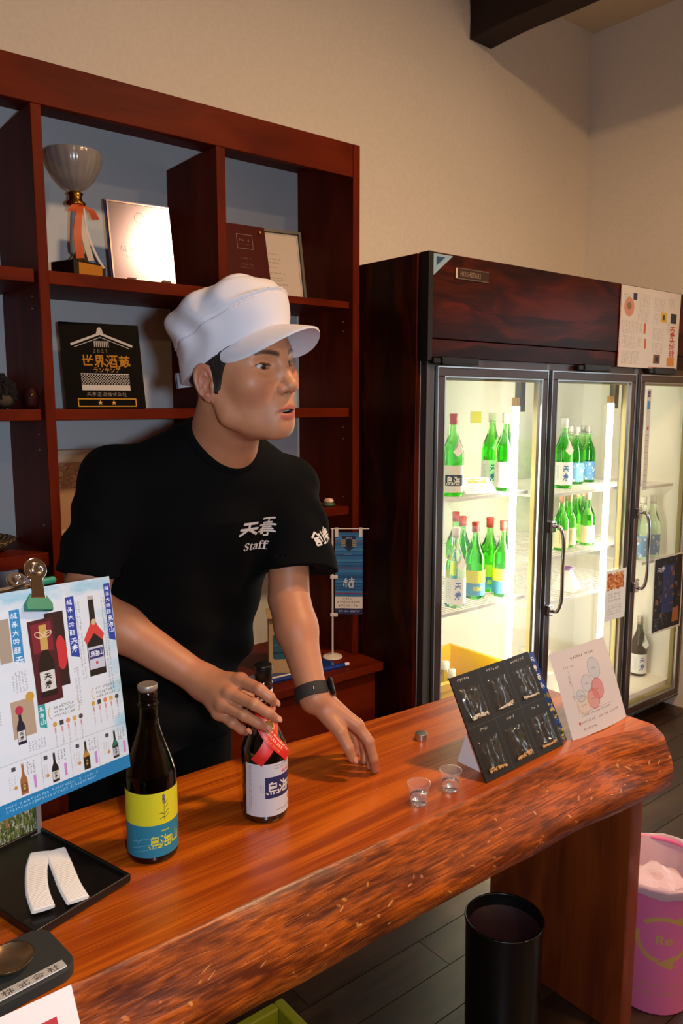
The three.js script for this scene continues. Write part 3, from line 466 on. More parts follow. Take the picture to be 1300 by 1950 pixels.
{
  const W = 0.202, H = 0.182, s = thing('chart_sheet', 'white printed sheet with a chart of coloured circles leaning on the counter', 'sheet'); s.applyMatrix4(frameAt(V(1.338, T + 0.0005, -0.886), V(1, 0, 0), V(0, 0.170, -0.064)));
  const ct = canvasTex(700, 630, (g, w, h) => {
    g.fillStyle = '#ece6e4'; g.fillRect(0, 0, w, h); tiny(g, 190, 60, 300, 26, 24, '#3d3a40'); g.strokeStyle = '#8f8b90'; g.lineWidth = 2; g.beginPath(); g.moveTo(130, 150); g.lineTo(130, 470); g.lineTo(560, 470); g.stroke(); tiny(g, 90, 120, 120, 18, 16, '#4a464c'); tiny(g, 108, 190, 18, 80, 15, '#4a464c', true); tiny(g, 108, 330, 18, 60, 15, '#4a464c', true);
    for (const [x, y, r, f, st] of [[420, 190, 78, 'rgba(170,200,220,.35)', '#9fb6c2'], [290, 280, 62, 'rgba(190,210,225,.35)', '#a9b9c6'], [400, 340, 74, 'rgba(225,110,110,.55)', '#c96a6a'], [320, 400, 70, 'rgba(230,120,110,.5)', '#cc6f68'], [200, 420, 62, 'rgba(245,215,175,.4)', '#d8b48a'], [190, 350, 44, 'rgba(180,205,225,.35)', '#a5bac8']]) { g.fillStyle = f; g.beginPath(); g.arc(x, y, r, 0, 7); g.fill(); g.strokeStyle = st; g.lineWidth = 5; g.stroke(); tiny(g, x - 26, y - 6, 56, 12, 13, '#4b474d'); }
    tiny(g, 150, 482, 380, 16, 15, '#4a464c'); tiny(g, 130, 524, 150, 20, 18, '#3f3b40'); tiny(g, 320, 524, 130, 20, 18, '#3f3b40'); tiny(g, 480, 524, 130, 20, 18, '#3f3b40'); tiny(g, 130, 576, 160, 18, 17, '#3f3b40'); g.fillStyle = '#d0605c'; g.beginPath(); g.arc(110, 534, 11, 0, 7); g.fill();
  });
  const g = new THREE.PlaneGeometry(W, H, 12, 12), p = g.attributes.position; for (let i = 0; i < p.count; i++) { const x = p.getX(i), y = p.getY(i); p.setZ(i, 0.010 * Math.cos(x / W * 3.1) - 0.004 * sstep(0.02, 0.1, y) - 0.008); } g.computeVertexNormals(); g.translate(W / 2, H / 2, 0.002);
  part('page', g, std(0xdce0ec, 0.75, 0, { map: ct, side: THREE.DoubleSide }), s);
  part('backing_card', new THREE.BoxGeometry(W * 0.9, H * 0.9, 0.002).translate(W / 2, H * 0.46, -0.012), MAT.paper, s);
}
// ---------------------------------------------------------------- menu sheet, its stand and clip
{
  const TR = at(207, 1097, 1.05), eh = V(0.955, -0.053, -0.292).normalize(), dn = V(0, -0.984, 0.18).normalize(), W = 0.364, H = 0.257;
  const o = TR.clone().addScaledVector(eh, -W).addScaledVector(dn, H), m = thing('menu_sheet', 'laminated menu sheet of sake bottles hanging from a clip on its stand', 'menu'); m.applyMatrix4(frameAt(o, eh, dn.clone().negate()));
  const mt = canvasTex(1536, 1084, (g, w, h) => {
    g.fillStyle = '#dfe5e8'; g.fillRect(0, 0, w, h);
    for (let i = 0; i < 260; i++) { const e = rnd(); const x = rnd() * w, y = e < 0.5 ? rr(0, 60) : rr(0, h), X = e < 0.5 ? x : (rnd() < 0.6 ? w - rr(0, 34) : rr(0, w)); g.fillStyle = e < 0.5 || X > w - 40 ? `rgba(120,190,215,${rr(0.04, 0.14)})` : `rgba(170,215,235,${rr(0.02, 0.07)})`; g.beginPath(); g.ellipse(X, y, rr(20, 110), rr(10, 40), 0, 0, 7); g.fill(); }
    g.fillStyle = '#1c7fb4'; g.fillRect(0, h * 0.935, w, h * 0.065); tiny(g, w * 0.5, h * 0.95, w * 0.36, 34, 15, '#cfe6f2');
    const S = (s) => w * (0.564 + 0.436 * s), U = (t) => h * t, k = w * 0.436;
    const banner = (s0, s1, t0, t1, col, str) => { g.fillStyle = col; g.beginPath(); g.moveTo(S(s0), U(t0)); g.lineTo(S(s1), U(t0)); g.lineTo(S(s1), U(t1)); g.lineTo(S(s0), U(t1) - 16); g.fill(); g.strokeStyle = '#eef3fa'; const sz = (S(s1) - S(s0)) * 0.72; [...str].forEach((c, i) => kan(g, c, S(s0) + sz * 0.18, U(t0) + 10 + i * sz * 1.06, i > 4 ? sz * 1.1 : sz * 0.86, 0.11)); };
    banner(0.93, 0.995, 0.035, 0.335, '#27409b', '純米大吟醸鳥海山'); banner(0.545, 0.625, 0.07, 0.375, '#27409b', '純米大吟醸天寿'); banner(0.05, 0.135, 0.085, 0.335, '#2f8cc0', '純米大吟醸天'); banner(0.2, 0.262, 0.46, 0.665, '#2f9a94', '大吟醸鳥海山');
    const bottle = (s, t0, t1, wd, body, lab, ink) => { const x = S(s), hh = (t1 - t0) * h, y = U(t0); g.fillStyle = body; g.beginPath(); g.moveTo(x - wd * 0.16, y); g.lineTo(x + wd * 0.16, y); g.lineTo(x + wd * 0.17, y + hh * 0.3); g.bezierCurveTo(x + wd * 0.2, y + hh * 0.42, x + wd * 0.5, y + hh * 0.45, x + wd * 0.5, y + hh * 0.58); g.lineTo(x + wd * 0.5, y + hh); g.lineTo(x - wd * 0.5, y + hh); g.lineTo(x - wd * 0.5, y + hh * 0.58); g.bezierCurveTo(x - wd * 0.5, y + hh * 0.45, x - wd * 0.2, y + hh * 0.42, x - wd * 0.17, y + hh * 0.3); g.fill(); g.fillStyle = '#b8b4aa'; g.fillRect(x - wd * 0.17, y - 2, wd * 0.34, hh * 0.05); if (lab) { g.fillStyle = lab; g.fillRect(x - wd * 0.46, y + hh * 0.64, wd * 0.92, hh * 0.28); g.strokeStyle = ink; } return [x, y, hh]; };
    { const [x, y, hh] = bottle(0.785, 0.085, 0.485, 110, '#171114', '#c9ccd6', '#fff'); g.fillStyle = '#262b66'; g.fillRect(x - 46, y + hh * 0.67, 92, 52); g.strokeStyle = '#e6e6f0'; kanRow(g, '鳥海山', x - 42, y + hh * 0.68, 36, { lw: 0.12, gap: 0.78 }); g.fillStyle = '#d2403c'; g.beginPath(); g.moveTo(x - 6, y + hh * 0.3); g.lineTo(x + 14, y + hh * 0.34); g.lineTo(x + 66, y + hh * 0.5); g.lineTo(x + 52, y + hh * 0.58); g.lineTo(x, y + hh * 0.47); g.lineTo(x - 54, y + hh * 0.6); g.lineTo(x - 70, y + hh * 0.53); g.fill(); g.fillStyle = '#cdb98a'; g.beginPath(); g.arc(x + 4, y + hh * 0.33, 17, 0, 7); g.fill(); g.fillStyle = '#c33'; g.fillRect(x - 8, y + hh * 0.83, 14, 14); }
    g.fillStyle = '#2b1417'; g.fillRect(S(0.34), U(0.13), k * 0.17, U(0.36)); g.fillStyle = '#c92f36'; g.beginPath(); g.ellipse(S(0.46), U(0.33), k * 0.05, 90, 0, 0, 7); g.fill();
    g.save(); g.translate(S(0.31), U(0.35)); g.rotate(-0.03); g.fillStyle = '#4b1220'; g.fillRect(-76, -215, 152, 430); g.fillStyle = '#7d1f2c'; g.fillRect(-60, -196, 120, 150); g.restore(); { const [x, y, hh] = bottle(0.315, 0.185, 0.52, 96, '#1a0f10', '#d8d5cd', '#222'); g.fillStyle = '#c9a254'; g.fillRect(x - 22, y - 6, 44, hh * 0.36); g.strokeStyle = '#e0cfa8'; g.lineWidth = 5; g.beginPath(); g.ellipse(x - 26, y + hh * 0.12, 24, 14, 0.4, 0, 7); g.ellipse(x + 26, y + hh * 0.12, 24, 14, -0.4, 0, 7); g.stroke(); g.strokeStyle = '#1d1a1a'; kanRow(g, '天寿', x - 20, y + hh * 0.655, 42, { vertical: true, lw: 0.12, gap: 1 }); }
    g.fillStyle = '#a89884'; g.fillRect(S(-0.06), U(0.12), k * 0.1, U(0.2)); g.fillStyle = '#b49c80'; g.fillRect(S(-0.02), U(0.5), k * 0.19, U(0.17)); { const [x, y, hh] = bottle(0.045, 0.53, 0.7, 46, '#1b1d33', '#d7d5cf', '#333'); g.fillStyle = '#b8324a'; g.beginPath(); g.arc(x, y + 16, 22, 0, 7); g.fill(); g.strokeStyle = '#333'; kanRow(g, '天寿', x - 11, y + hh * 0.65, 22, { vertical: true, lw: 0.12, gap: 1 }); } g.fillStyle = '#c99b3a'; g.beginPath(); g.arc(S(0.145), U(0.495), 24, 0, 7); g.fill();
    for (const [s, t, wd, hh] of [[0.88, 0.1, 0.05, 0.34], [0.63, 0.1, 0.045, 0.4], [0.9, 0.36, 0.03, 0.22], [0.56, 0.42, 0.04, 0.2], [0.02, 0.37, 0.12, 0.1], [0.1, 0.7, 0.14, 0.06], [-0.3, 0.1, 0.2, 0.5], [-0.6, 0.1, 0.2, 0.5]]) tiny(g, S(s), U(t), k * wd, h * hh, 13, '#7a7f86', true);
    for (const [s, t] of [[0.33, 0.575], [0.74, 0.545]]) { tiny(g, S(s), U(t), k * 0.2, 62, 16, '#55503f'); g.strokeStyle = '#c2a65e'; g.lineWidth = 4; g.beginPath(); g.arc(S(s) + 10, U(t) + 28, 40, 2.2, 4); g.stroke(); g.beginPath(); g.arc(S(s) + k * 0.2 - 10, U(t) + 28, 40, -0.9, 0.9); g.stroke(); }
    for (let i = 0; i < 5; i++) for (const [s, t] of [[0.33, 0.66], [0.7, 0.62]]) { const x = S(s + i * 0.06), y = U(t); g.fillStyle = ['#cfa049', '#3b3a3a', '#d9875a', '#d8ad52', '#4a4646'][i]; i % 2 ? g.fillRect(x - 12, y - 12, 24, 24) : (g.beginPath(), g.arc(x, y, 13, 0, 7), g.fill()); tiny(g, x - 8, y + 20, 14, 110, 11, '#8b7f80', true); g.fillStyle = '#d98a8a'; g.fillRect(x - 5, y + 18, 9, 24); }
    g.strokeStyle = '#9aa4aa'; g.lineWidth = 2; g.beginPath(); g.moveTo(0, U(0.775)); g.lineTo(w, U(0.765)); for (const s of [0.18, 0.44, 0.7]) { g.moveTo(S(s), U(0.775)); g.lineTo(S(s), U(0.93)); } g.stroke();
    for (const [s, b, l, ink] of [[0.02, '#a0673a', '#7a4a22', '#d8b060'], [0.29, '#16171d', '#d6d3c4', '#333'], [0.58, '#2a1c12', '#1d1712', '#caa04c'], [0.87, '#1c2a24', '#b9bcc2', '#445']]) { const [x, y, hh] = bottle(s, 0.785, 0.925, 40, b, l, ink); kanRow(g, '天寿', x - 8, y + hh * 0.65, 17, { vertical: true, lw: 0.13, gap: 1 }); if (s > 0.5) { g.fillStyle = s < 0.7 ? '#b8862f' : '#2f6b58'; g.beginPath(); g.moveTo(x, y + hh * 0.32); g.lineTo(x + 24, y + hh * 0.55); g.lineTo(x - 24, y + hh * 0.58); g.fill(); } g.fillStyle = '#c98ac6'; g.fillRect(x + 54, y + hh * 0.5, 15, hh * 0.42); tiny(g, x + 30, y, 40, hh * 0.45, 13, '#55585e', true); tiny(g, x - 74, y + hh * 0.3, 34, hh * 0.5, 11, '#b3a7a0', true); g.fillStyle = '#c98f4a'; g.beginPath(); g.arc(x - 46, y + hh * 0.7, 9, 0, 7); g.fill(); g.fillStyle = '#44464c'; g.fillRect(x - 60, y + 4, 22, 20); }
  });
  const g = new THREE.BoxGeometry(W, H, 0.0012).translate(W / 2, H / 2, 0);
  const e = std(0xdfe6ea, 0.4); part('sheet', g, [e, e, e, e, phys(0xe6eaf4, 0.4, { map: mt, clearcoat: 0.2, clearcoatRoughness: 0.2 }), e], m);
  // stand: foot and pole outside the frame on the left, cross rod behind the top of the sheet
  const back = eh.clone().cross(dn.clone().negate()).normalize().negate();
  const rodA = o.clone().addScaledVector(back, 0.012).addScaledVector(dn, 0.006 - H), rodB = at(90, 1106, 0.998);
  const sd = thing('clip_stand', 'slim steel stand with green-tipped cross rod holding the menu sheet', 'stand', [rodA.x, T, rodA.z]); const L = (v) => v.clone().sub(V(rodA.x, T, rodA.z));
  part('foot', lathe([[0.0001, 0], [0.045, 0], [0.048, 0.004], [0.044, 0.008], [0.0001, 0.01]], 32), MAT.steelDull, sd); part('pole', cyl(V(0, 0.008, 0), V(0, rodA.y - T + 0.004, 0), 0.004), MAT.chrome, sd);
  const rodDir = rodB.clone().sub(rodA).normalize(); part('rod', cyl(L(rodA), L(rodB), 0.0032), MAT.chrome, sd); part('rod_tip', new THREE.CapsuleGeometry(0.0048, 0.016, 6, 12).applyQuaternion(new THREE.Quaternion().setFromUnitVectors(V(0, 1, 0), rodDir)).translate(L(rodB).x, L(rodB).y, L(rodB).z), std(0x1f7f62, 0.4), sd, 'green plastic tip');
  // clip
  const cj = at(69, 1147, 0.957), up = at(58, 1082, 0.972).sub(cj).normalize(), side = eh.clone().addScaledVector(up, -eh.dot(up)).normalize(), M = new THREE.Matrix4().makeBasis(side, up, side.clone().cross(up)).setPosition(cj);
  const cl = thing('clip', 'silver spring clip with green rubber jaws gripping the menu sheet', 'clip'); cl.applyMatrix4(M);
  const jaw = new THREE.Shape(); jaw.moveTo(-0.0165, -0.011); jaw.lineTo(0.0165, -0.011); jaw.lineTo(0.017, -0.004); jaw.lineTo(0.0095, 0.008); jaw.lineTo(-0.0095, 0.008); jaw.lineTo(-0.017, -0.004); jaw.closePath();
  for (const z of [0.0, -0.012]) { part('jaw', new THREE.ExtrudeGeometry(jaw, { depth: 0.006, bevelEnabled: true, bevelSize: 0.001, bevelThickness: 0.001, bevelSegments: 2 }).translate(0, 0, z), std(0x1b7b5d, 0.45), cl, 'green rubber jaw'); }
  for (const [z, tilt, dx] of [[0.004, 0.12, 0], [-0.006, -0.42, -0.006]]) {
    const arm = new THREE.Shape(); arm.moveTo(-0.0085, 0.004); arm.lineTo(0.0085, 0.004); arm.lineTo(0.0065, 0.026); arm.absarc(0, 0.04, 0.0135, -0.95, Math.PI + 0.95, false); arm.lineTo(-0.0065, 0.026); arm.closePath();
    const a = part('lever', new THREE.ExtrudeGeometry(arm, { depth: 0.002, bevelEnabled: true, bevelSize: 0.0012, bevelThickness: 0.0012, bevelSegments: 3 }).rotateX(tilt).translate(dx, 0, z), MAT.chrome, cl, 'polished lever'); part('boss', new THREE.TorusGeometry(0.0065, 0.0022, 10, 28).translate(0, 0.04, 0.0035).rotateX(tilt).translate(dx, 0, z), MAT.chrome, a);
  }
}
// small photo stand behind the tray
{
  const r = onY(80, 1592, T), s = thing('photo_stand', 'small framed photo of a green field behind the black tray', 'photo', [r.x, T, r.z - 0.006], 0.16);
  const pt = canvasTex(400, 300, (g, w, h) => { g.fillStyle = '#b8b6ae'; g.fillRect(0, 0, w, h); g.fillStyle = '#8f8a80'; g.fillRect(0, 110, w, 50); for (let i = 0; i < 2200; i++) { g.fillStyle = ['#5c6b35', '#4a5a2b', '#75803f', '#3c4a24'][i % 4]; g.fillRect(rnd() * w, rr(140, h), 3, rr(6, 22)); } g.fillStyle = '#b06a48'; g.fillRect(300, 60, 10, 180); });
  part('frame', [bx(-0.21, 0, 0, 0.008, -0.006, 0.006), bx(-0.21, 0, 0.142, 0.15, -0.006, 0.006), bx(-0.008, 0, 0.008, 0.142, -0.006, 0.006), bx(-0.21, -0.202, 0.008, 0.142, -0.006, 0.006)], std(0xa9aaac, 0.3, 0.5), s);
  part('print', new THREE.PlaneGeometry(0.194, 0.134).translate(-0.105, 0.075, 0.002), std(0xffffff, 0.4, 0, { map: pt, side: THREE.DoubleSide }), s);
}
// black tray and the two knitted bands
{
  const c = V(0.426, T, -1.010), a = V(-0.052, 0, -0.215).normalize(), b = V(-0.146, 0, 0.04).normalize(), La = 0.222, Lb = 0.156;
  const t = thing('tray', 'flat black square tray on the counter', 'tray'); t.applyMatrix4(new THREE.Matrix4().makeBasis(b.clone().negate(), V(0, 1, 0), b.clone().negate().cross(V(0, 1, 0))).setPosition(c));
  const blk = phys(0x0a0909, 0.42, { clearcoat: 0.15 }); const s = Math.sign(b.clone().negate().cross(V(0, 1, 0)).dot(a)), z0 = s > 0 ? 0 : -La, z1 = s > 0 ? La : 0;
  part('tray_base', bx(-Lb, 0, 0.0005, 0.007, z0, z1, { r: 0.003 }), blk, t);
  part('rim', [bx(-Lb, 0, 0.004, 0.014, z0, z0 + 0.005, { r: 0.002 }), bx(-Lb, 0, 0.004, 0.014, z1 - 0.005, z1, { r: 0.002 }), bx(-Lb, -Lb + 0.005, 0.004, 0.014, z0, z1, { r: 0.002 }), bx(-0.005, 0, 0.004, 0.014, z0, z1, { r: 0.002 })], blk, t);
  const knit = std(0xe6e2dc, 0.9);
  const band = (P, w, label) => {
    const cur = new THREE.CatmullRomCurve3(P), N = 160, pos = [], ix = [], K = 8, n = thing('knit_band', label, 'cloth band', [P[0].x, P[0].y, P[0].z], 0, 'white bands on the tray');
    for (let i = 0; i <= N; i++) { const p = cur.getPoint(i / N), d = cur.getTangent(i / N), sd = V(-d.z, 0, d.x).normalize(), rib = 0.0016 * (i % 4 < 2 ? 1 : 0), end = i < 2 || i > N - 2 ? 0.6 : 1; for (let k = 0; k < K; k++) { const q = k / K * 2 * Math.PI, x = Math.sign(Math.cos(q)) * Math.abs(Math.cos(q)) ** 0.5 * (w / 2 + rib), y = Math.sign(Math.sin(q)) * Math.abs(Math.sin(q)) ** 0.5 * (0.0032 + rib * 0.5) * end; pos.push(p.x + sd.x * x - P[0].x, p.y + y - P[0].y + 0.0035, p.z + sd.z * x - P[0].z); } }
    for (let i = 0; i < N; i++) for (let k = 0; k < K; k++) { const A = i * K + k, B = i * K + (k + 1) % K; ix.push(A, A + K, B, B, A + K, B + K); } for (let k = 1; k < K - 1; k++) { ix.push(0, k, k + 1, N * K, N * K + k + 1, N * K + k); }
    const g = new THREE.BufferGeometry(); g.setAttribute('position', new THREE.Float32BufferAttribute(pos, 3)); g.setIndex(ix); part('knit', toCreasedNormals(g, 0.25), knit, n);
  };
  const y = T + 0.0072, q = (px, py, up = 0) => { const v = onY(px, py, y); v.y += up; return v; };
  band([q(77, 1628), q(70, 1655), q(71, 1700), q(83, 1742, 0.004)], 0.028, 'white ribbed knit band, curved, toward the corner of the black tray'); band([q(105, 1624), q(116, 1650), q(132, 1690), q(149, 1727, 0.006)], 0.028, 'white ribbed knit band, straighter, its end over the tray rim');
}
// grey slab with its strip of lettering and metal dish
{
  const p = V(0.288, T, -0.972), t = thing('card_tray', 'dark grey round-cornered tray with lettered strip and metal dish', 'tray', [p.x, T, p.z], 0.10);
  const s = new THREE.Shape(), W = 0.168, H = 0.098, r = 0.022; s.moveTo(-W, 0); s.lineTo(-r, 0); s.absarc(-r, r, r, -Math.PI / 2, 0); s.lineTo(0, H - r); s.absarc(-r, H - r, r, 0, Math.PI / 2); s.lineTo(-W, H); s.closePath();
  const g = new THREE.ExtrudeGeometry(s, { depth: 0.012, bevelEnabled: true, bevelSize: 0.0015, bevelThickness: 0.0015, bevelSegments: 2, curveSegments: 10 }).rotateX(Math.PI / 2).translate(0.0, 0.0145, 0); part('slab', g, std(0x2f302e, 0.6), t);
  const tx = canvasTex(640, 72, (c, w, h) => { c.fillStyle = '#b5b1a8'; c.fillRect(0, 0, w, h); c.strokeStyle = '#4b473f'; kanRow(c, '天寿酒造株式会社', 14, 6, 58, { lw: 0.09, gap: 1.32 }); });
  const st = part('lettered_strip', new THREE.BoxGeometry(0.15, 0.0015, 0.014).translate(-0.088, 0.0175, H - 0.010), [MAT.paper, MAT.paper, std(0xffffff, 0.5, 0, { map: tx }), MAT.paper, MAT.paper, MAT.paper], t, 'pale strip with black characters');
  part('dish', lathe([[0.0001, 0.001], [0.014, 0.001], [0.026, 0.006], [0.029, 0.012], [0.0275, 0.0115], [0.024, 0.007], [0.013, 0.0025], [0.0001, 0.0025]], 36).translate(-0.062, 0.0165, 0.045), std(0x9a8468, 0.3, 0.9), t, 'shallow metal dish');
}
{
  const ex = V(1, 0, 0), dn = V(0, -0.082, 0.058).normalize(), W = 0.16, H = 0.12, o = V(0.282, T + 0.006, -0.858).addScaledVector(ex, -W).addScaledVector(dn, H);
  const t = thing('price_card', 'white card with red panel at the front edge of the counter', 'card'); t.applyMatrix4(frameAt(o, ex, dn.clone().negate()));
  const tx = canvasTex(512, 358, (c, w, h) => { c.fillStyle = '#efe9e8'; c.fillRect(0, 0, w, h); c.fillStyle = '#b81c24'; c.fillRect(60, 74, w - 134, h - 130); });
  part('card', new THREE.BoxGeometry(W, H, 0.002).translate(W / 2, H / 2, 0), [MAT.paper, MAT.paper, MAT.paper, MAT.paper, std(0xffffff, 0.6, 0, { map: tx }), MAT.paper], t);
}
// ---------------------------------------------------------------- things on the bookcase
const gold = std(0xb98a3a, 0.25, 1);
// a board standing at the given left and right foot, leaning back by the given angle; returns its group (x right, y up, z towards the viewer)
function leaning(name, label, cat, xl, xr, y, zl, zr, lean) { const t = thing(name, label, cat), ex = V(xr - xl, 0, zr - zl).normalize(), f = ex.clone().cross(V(0, 1, 0)), up = V(0, Math.cos(lean), 0).addScaledVector(f, -Math.sin(lean)); t.applyMatrix4(frameAt(V(xl, y, zl), ex, up)); t.userData.w = Math.hypot(xr - xl, zr - zl); const w = t.userData.w; delete t.userData.w; return [t, w]; }
const SA = 1.753, SB = 1.405, SC = 1.07, LEDGE = 0.547;
{ // trophy
  const p = onZ(150, 518, -2.15), t = thing('trophy_cup', 'glass trophy cup with orange ribbon on the top shelf', 'trophy', [p.x, SA, -2.15], 0.35);
  part('base', bx(-0.055, 0.055, 0, 0.042, -0.045, 0.045, { r: 0.003 }), std(0x17120f, 0.3), t, 'dark base'); part('base_plate', bx(-0.04, 0.04, 0.006, 0.036, 0.045, 0.0475), std(0xd08a2c, 0.3, 0.6), t, 'gold plate');
  part('foot', lathe([[0.028, 0.042], [0.03, 0.046], [0.02, 0.052], [0.014, 0.06], [0.012, 0.066]], 28), gold, t);
  part('column', lathe([[0.010, 0.064], [0.019, 0.070], [0.020, 0.10], [0.016, 0.16], [0.013, 0.185], [0.010, 0.19]], 24), std(0xd8d0c4, 0.4), t, 'white column');
  part('collar', lathe([[0.011, 0.186], [0.024, 0.19], [0.026, 0.198], [0.018, 0.205], [0.016, 0.216], [0.021, 0.222], [0.012, 0.228]], 28), gold, t);
  const bowl = [], N = 80, rows = [[0.012, 0.226], [0.03, 0.236], [0.05, 0.258], [0.064, 0.286], [0.071, 0.312], [0.072, 0.326], [0.069, 0.327], [0.067, 0.312], [0.060, 0.288], [0.046, 0.262], [0.027, 0.242], [0.001, 0.238]], bi = [];
  rows.forEach(([r, y], k) => { for (let i = 0; i <= N; i++) { const a = i / N * 6.2832, w = k > 0 && k < 5 ? 1 + 0.035 * Math.abs(Math.sin(a * 9)) : 1; bowl.push(r * w * Math.sin(a), y, r * w * Math.cos(a)); } }); for (let k = 0; k < rows.length - 1; k++) for (let i = 0; i < N; i++) { const a = k * (N + 1) + i; bi.push(a, a + 1, a + N + 1, a + 1, a + N + 2, a + N + 1); }
  const bg = new THREE.BufferGeometry(); bg.setAttribute('position', new THREE.Float32BufferAttribute(bowl, 3)); bg.setIndex(bi); bg.computeVertexNormals(); part('bowl', bg, phys(0xd9d2cc, 0.18, { transmission: 0.7, thickness: 0, ior: 1.5, side: THREE.DoubleSide }), t, 'cut glass bowl');
  const ribM = std(0xc8521a, 0.5, 0, { side: THREE.DoubleSide }), sheet = (P, w) => { const c = new THREE.CatmullRomCurve3(P), pos = [], ix = []; for (let i = 0; i <= 20; i++) { const q = c.getPoint(i / 20), tw = i * 0.03; pos.push(q.x - w / 2 * Math.cos(tw), q.y, q.z - w / 2 * Math.sin(tw), q.x + w / 2 * Math.cos(tw), q.y + 0.002, q.z + w / 2 * Math.sin(tw)); if (i) { const a = (i - 1) * 2; ix.push(a, a + 1, a + 2, a + 1, a + 3, a + 2); } } const g = new THREE.BufferGeometry(); g.setAttribute('position', new THREE.Float32BufferAttribute(pos, 3)); g.setIndex(ix); g.computeVertexNormals(); return g; };
  const bowR = part('ribbon', sheet([V(-0.004, 0.19, 0.024), V(-0.02, 0.16, 0.034), V(-0.03, 0.11, 0.036), V(-0.036, 0.045, 0.05)], 0.021), ribM, t, 'orange satin ribbon'); part('ribbon_loop', sheet([V(0, 0.188, 0.024), V(-0.025, 0.186, 0.03), V(-0.042, 0.165, 0.03)], 0.02), ribM, bowR); part('ribbon_loop', sheet([V(0, 0.188, 0.024), V(0.024, 0.18, 0.03), V(0.04, 0.158, 0.03)], 0.02), ribM, bowR);
  part('ribbon', sheet([V(0.004, 0.185, 0.026), V(0.012, 0.12, 0.028), V(0.03, 0.06, 0.04), V(0.045, 0.03, 0.05)], 0.006), std(0xd8cfc8, 0.6, 0, { side: THREE.DoubleSide }), t, 'pale cord'); part('ribbon', sheet([V(0, 0.186, 0.024), V(0.0, 0.12, 0.026), V(0.004, 0.045, 0.046)], 0.016), std(0xcfc4b6, 0.6, 0, { side: THREE.DoubleSide }), t, 'pale ribbon');
}
{ // brushed metal plaque
  const L = onZ(212, 527, -2.14), R = onZ(334, 533, -2.12), [t, w] = leaning('metal_plaque', 'mirror-bright purple and silver metal plaque leaning beside the glass trophy', 'plaque', L.x, R.x, SA + 0.002, -2.14, -2.12, 0.19), H = 0.232;
  const shp = new THREE.BoxGeometry(w, H, 0.012).translate(w / 2, H / 2, 0);
  part('rear_plate', shp, std(0x3c3d78, 0.35, 0.4), t, 'blue back plate'); const f = new THREE.BoxGeometry(w - 0.012, H - 0.012, 0.004).translate(w / 2, H / 2, 0.008);
  const lettering = canvasTex(512, 600, (g, W, h) => { g.fillStyle = '#aba0b4'; g.fillRect(0, 0, W, h); g.strokeStyle = '#7d7286'; kanRow(g, '純米大吟醸', 70, 330, 56, { lw: 0.07, gap: 1.3 }); tiny(g, 110, 410, 300, 30, 24, '#82778a'); g.beginPath(); g.lineWidth = 5; g.arc(256, 110, 42, 0, 7); g.stroke(); });
  part('front_plate', f, std(0xffffff, 0.13, 1, { map: lettering }), t, 'brushed silver face'); part('bevel', [bx(0.003, w - 0.003, H - 0.009, H - 0.005, 0.006, 0.0115), bx(0.003, w - 0.003, 0.005, 0.009, 0.006, 0.0115), bx(0.003, 0.007, 0.009, H - 0.009, 0.006, 0.0115), bx(w - 0.007, w - 0.003, 0.009, H - 0.009, 0.006, 0.0115)], std(0xc9b8b4, 0.15, 1), t);
  for (const x of [w * 0.28, w * 0.82]) part('clear_foot', bx(x - 0.012, x + 0.012, -0.001, 0.008, -0.01, 0.022), phys(0xffffff, 0.05, { transmission: 1, thickness: 0.01 }), t);
}
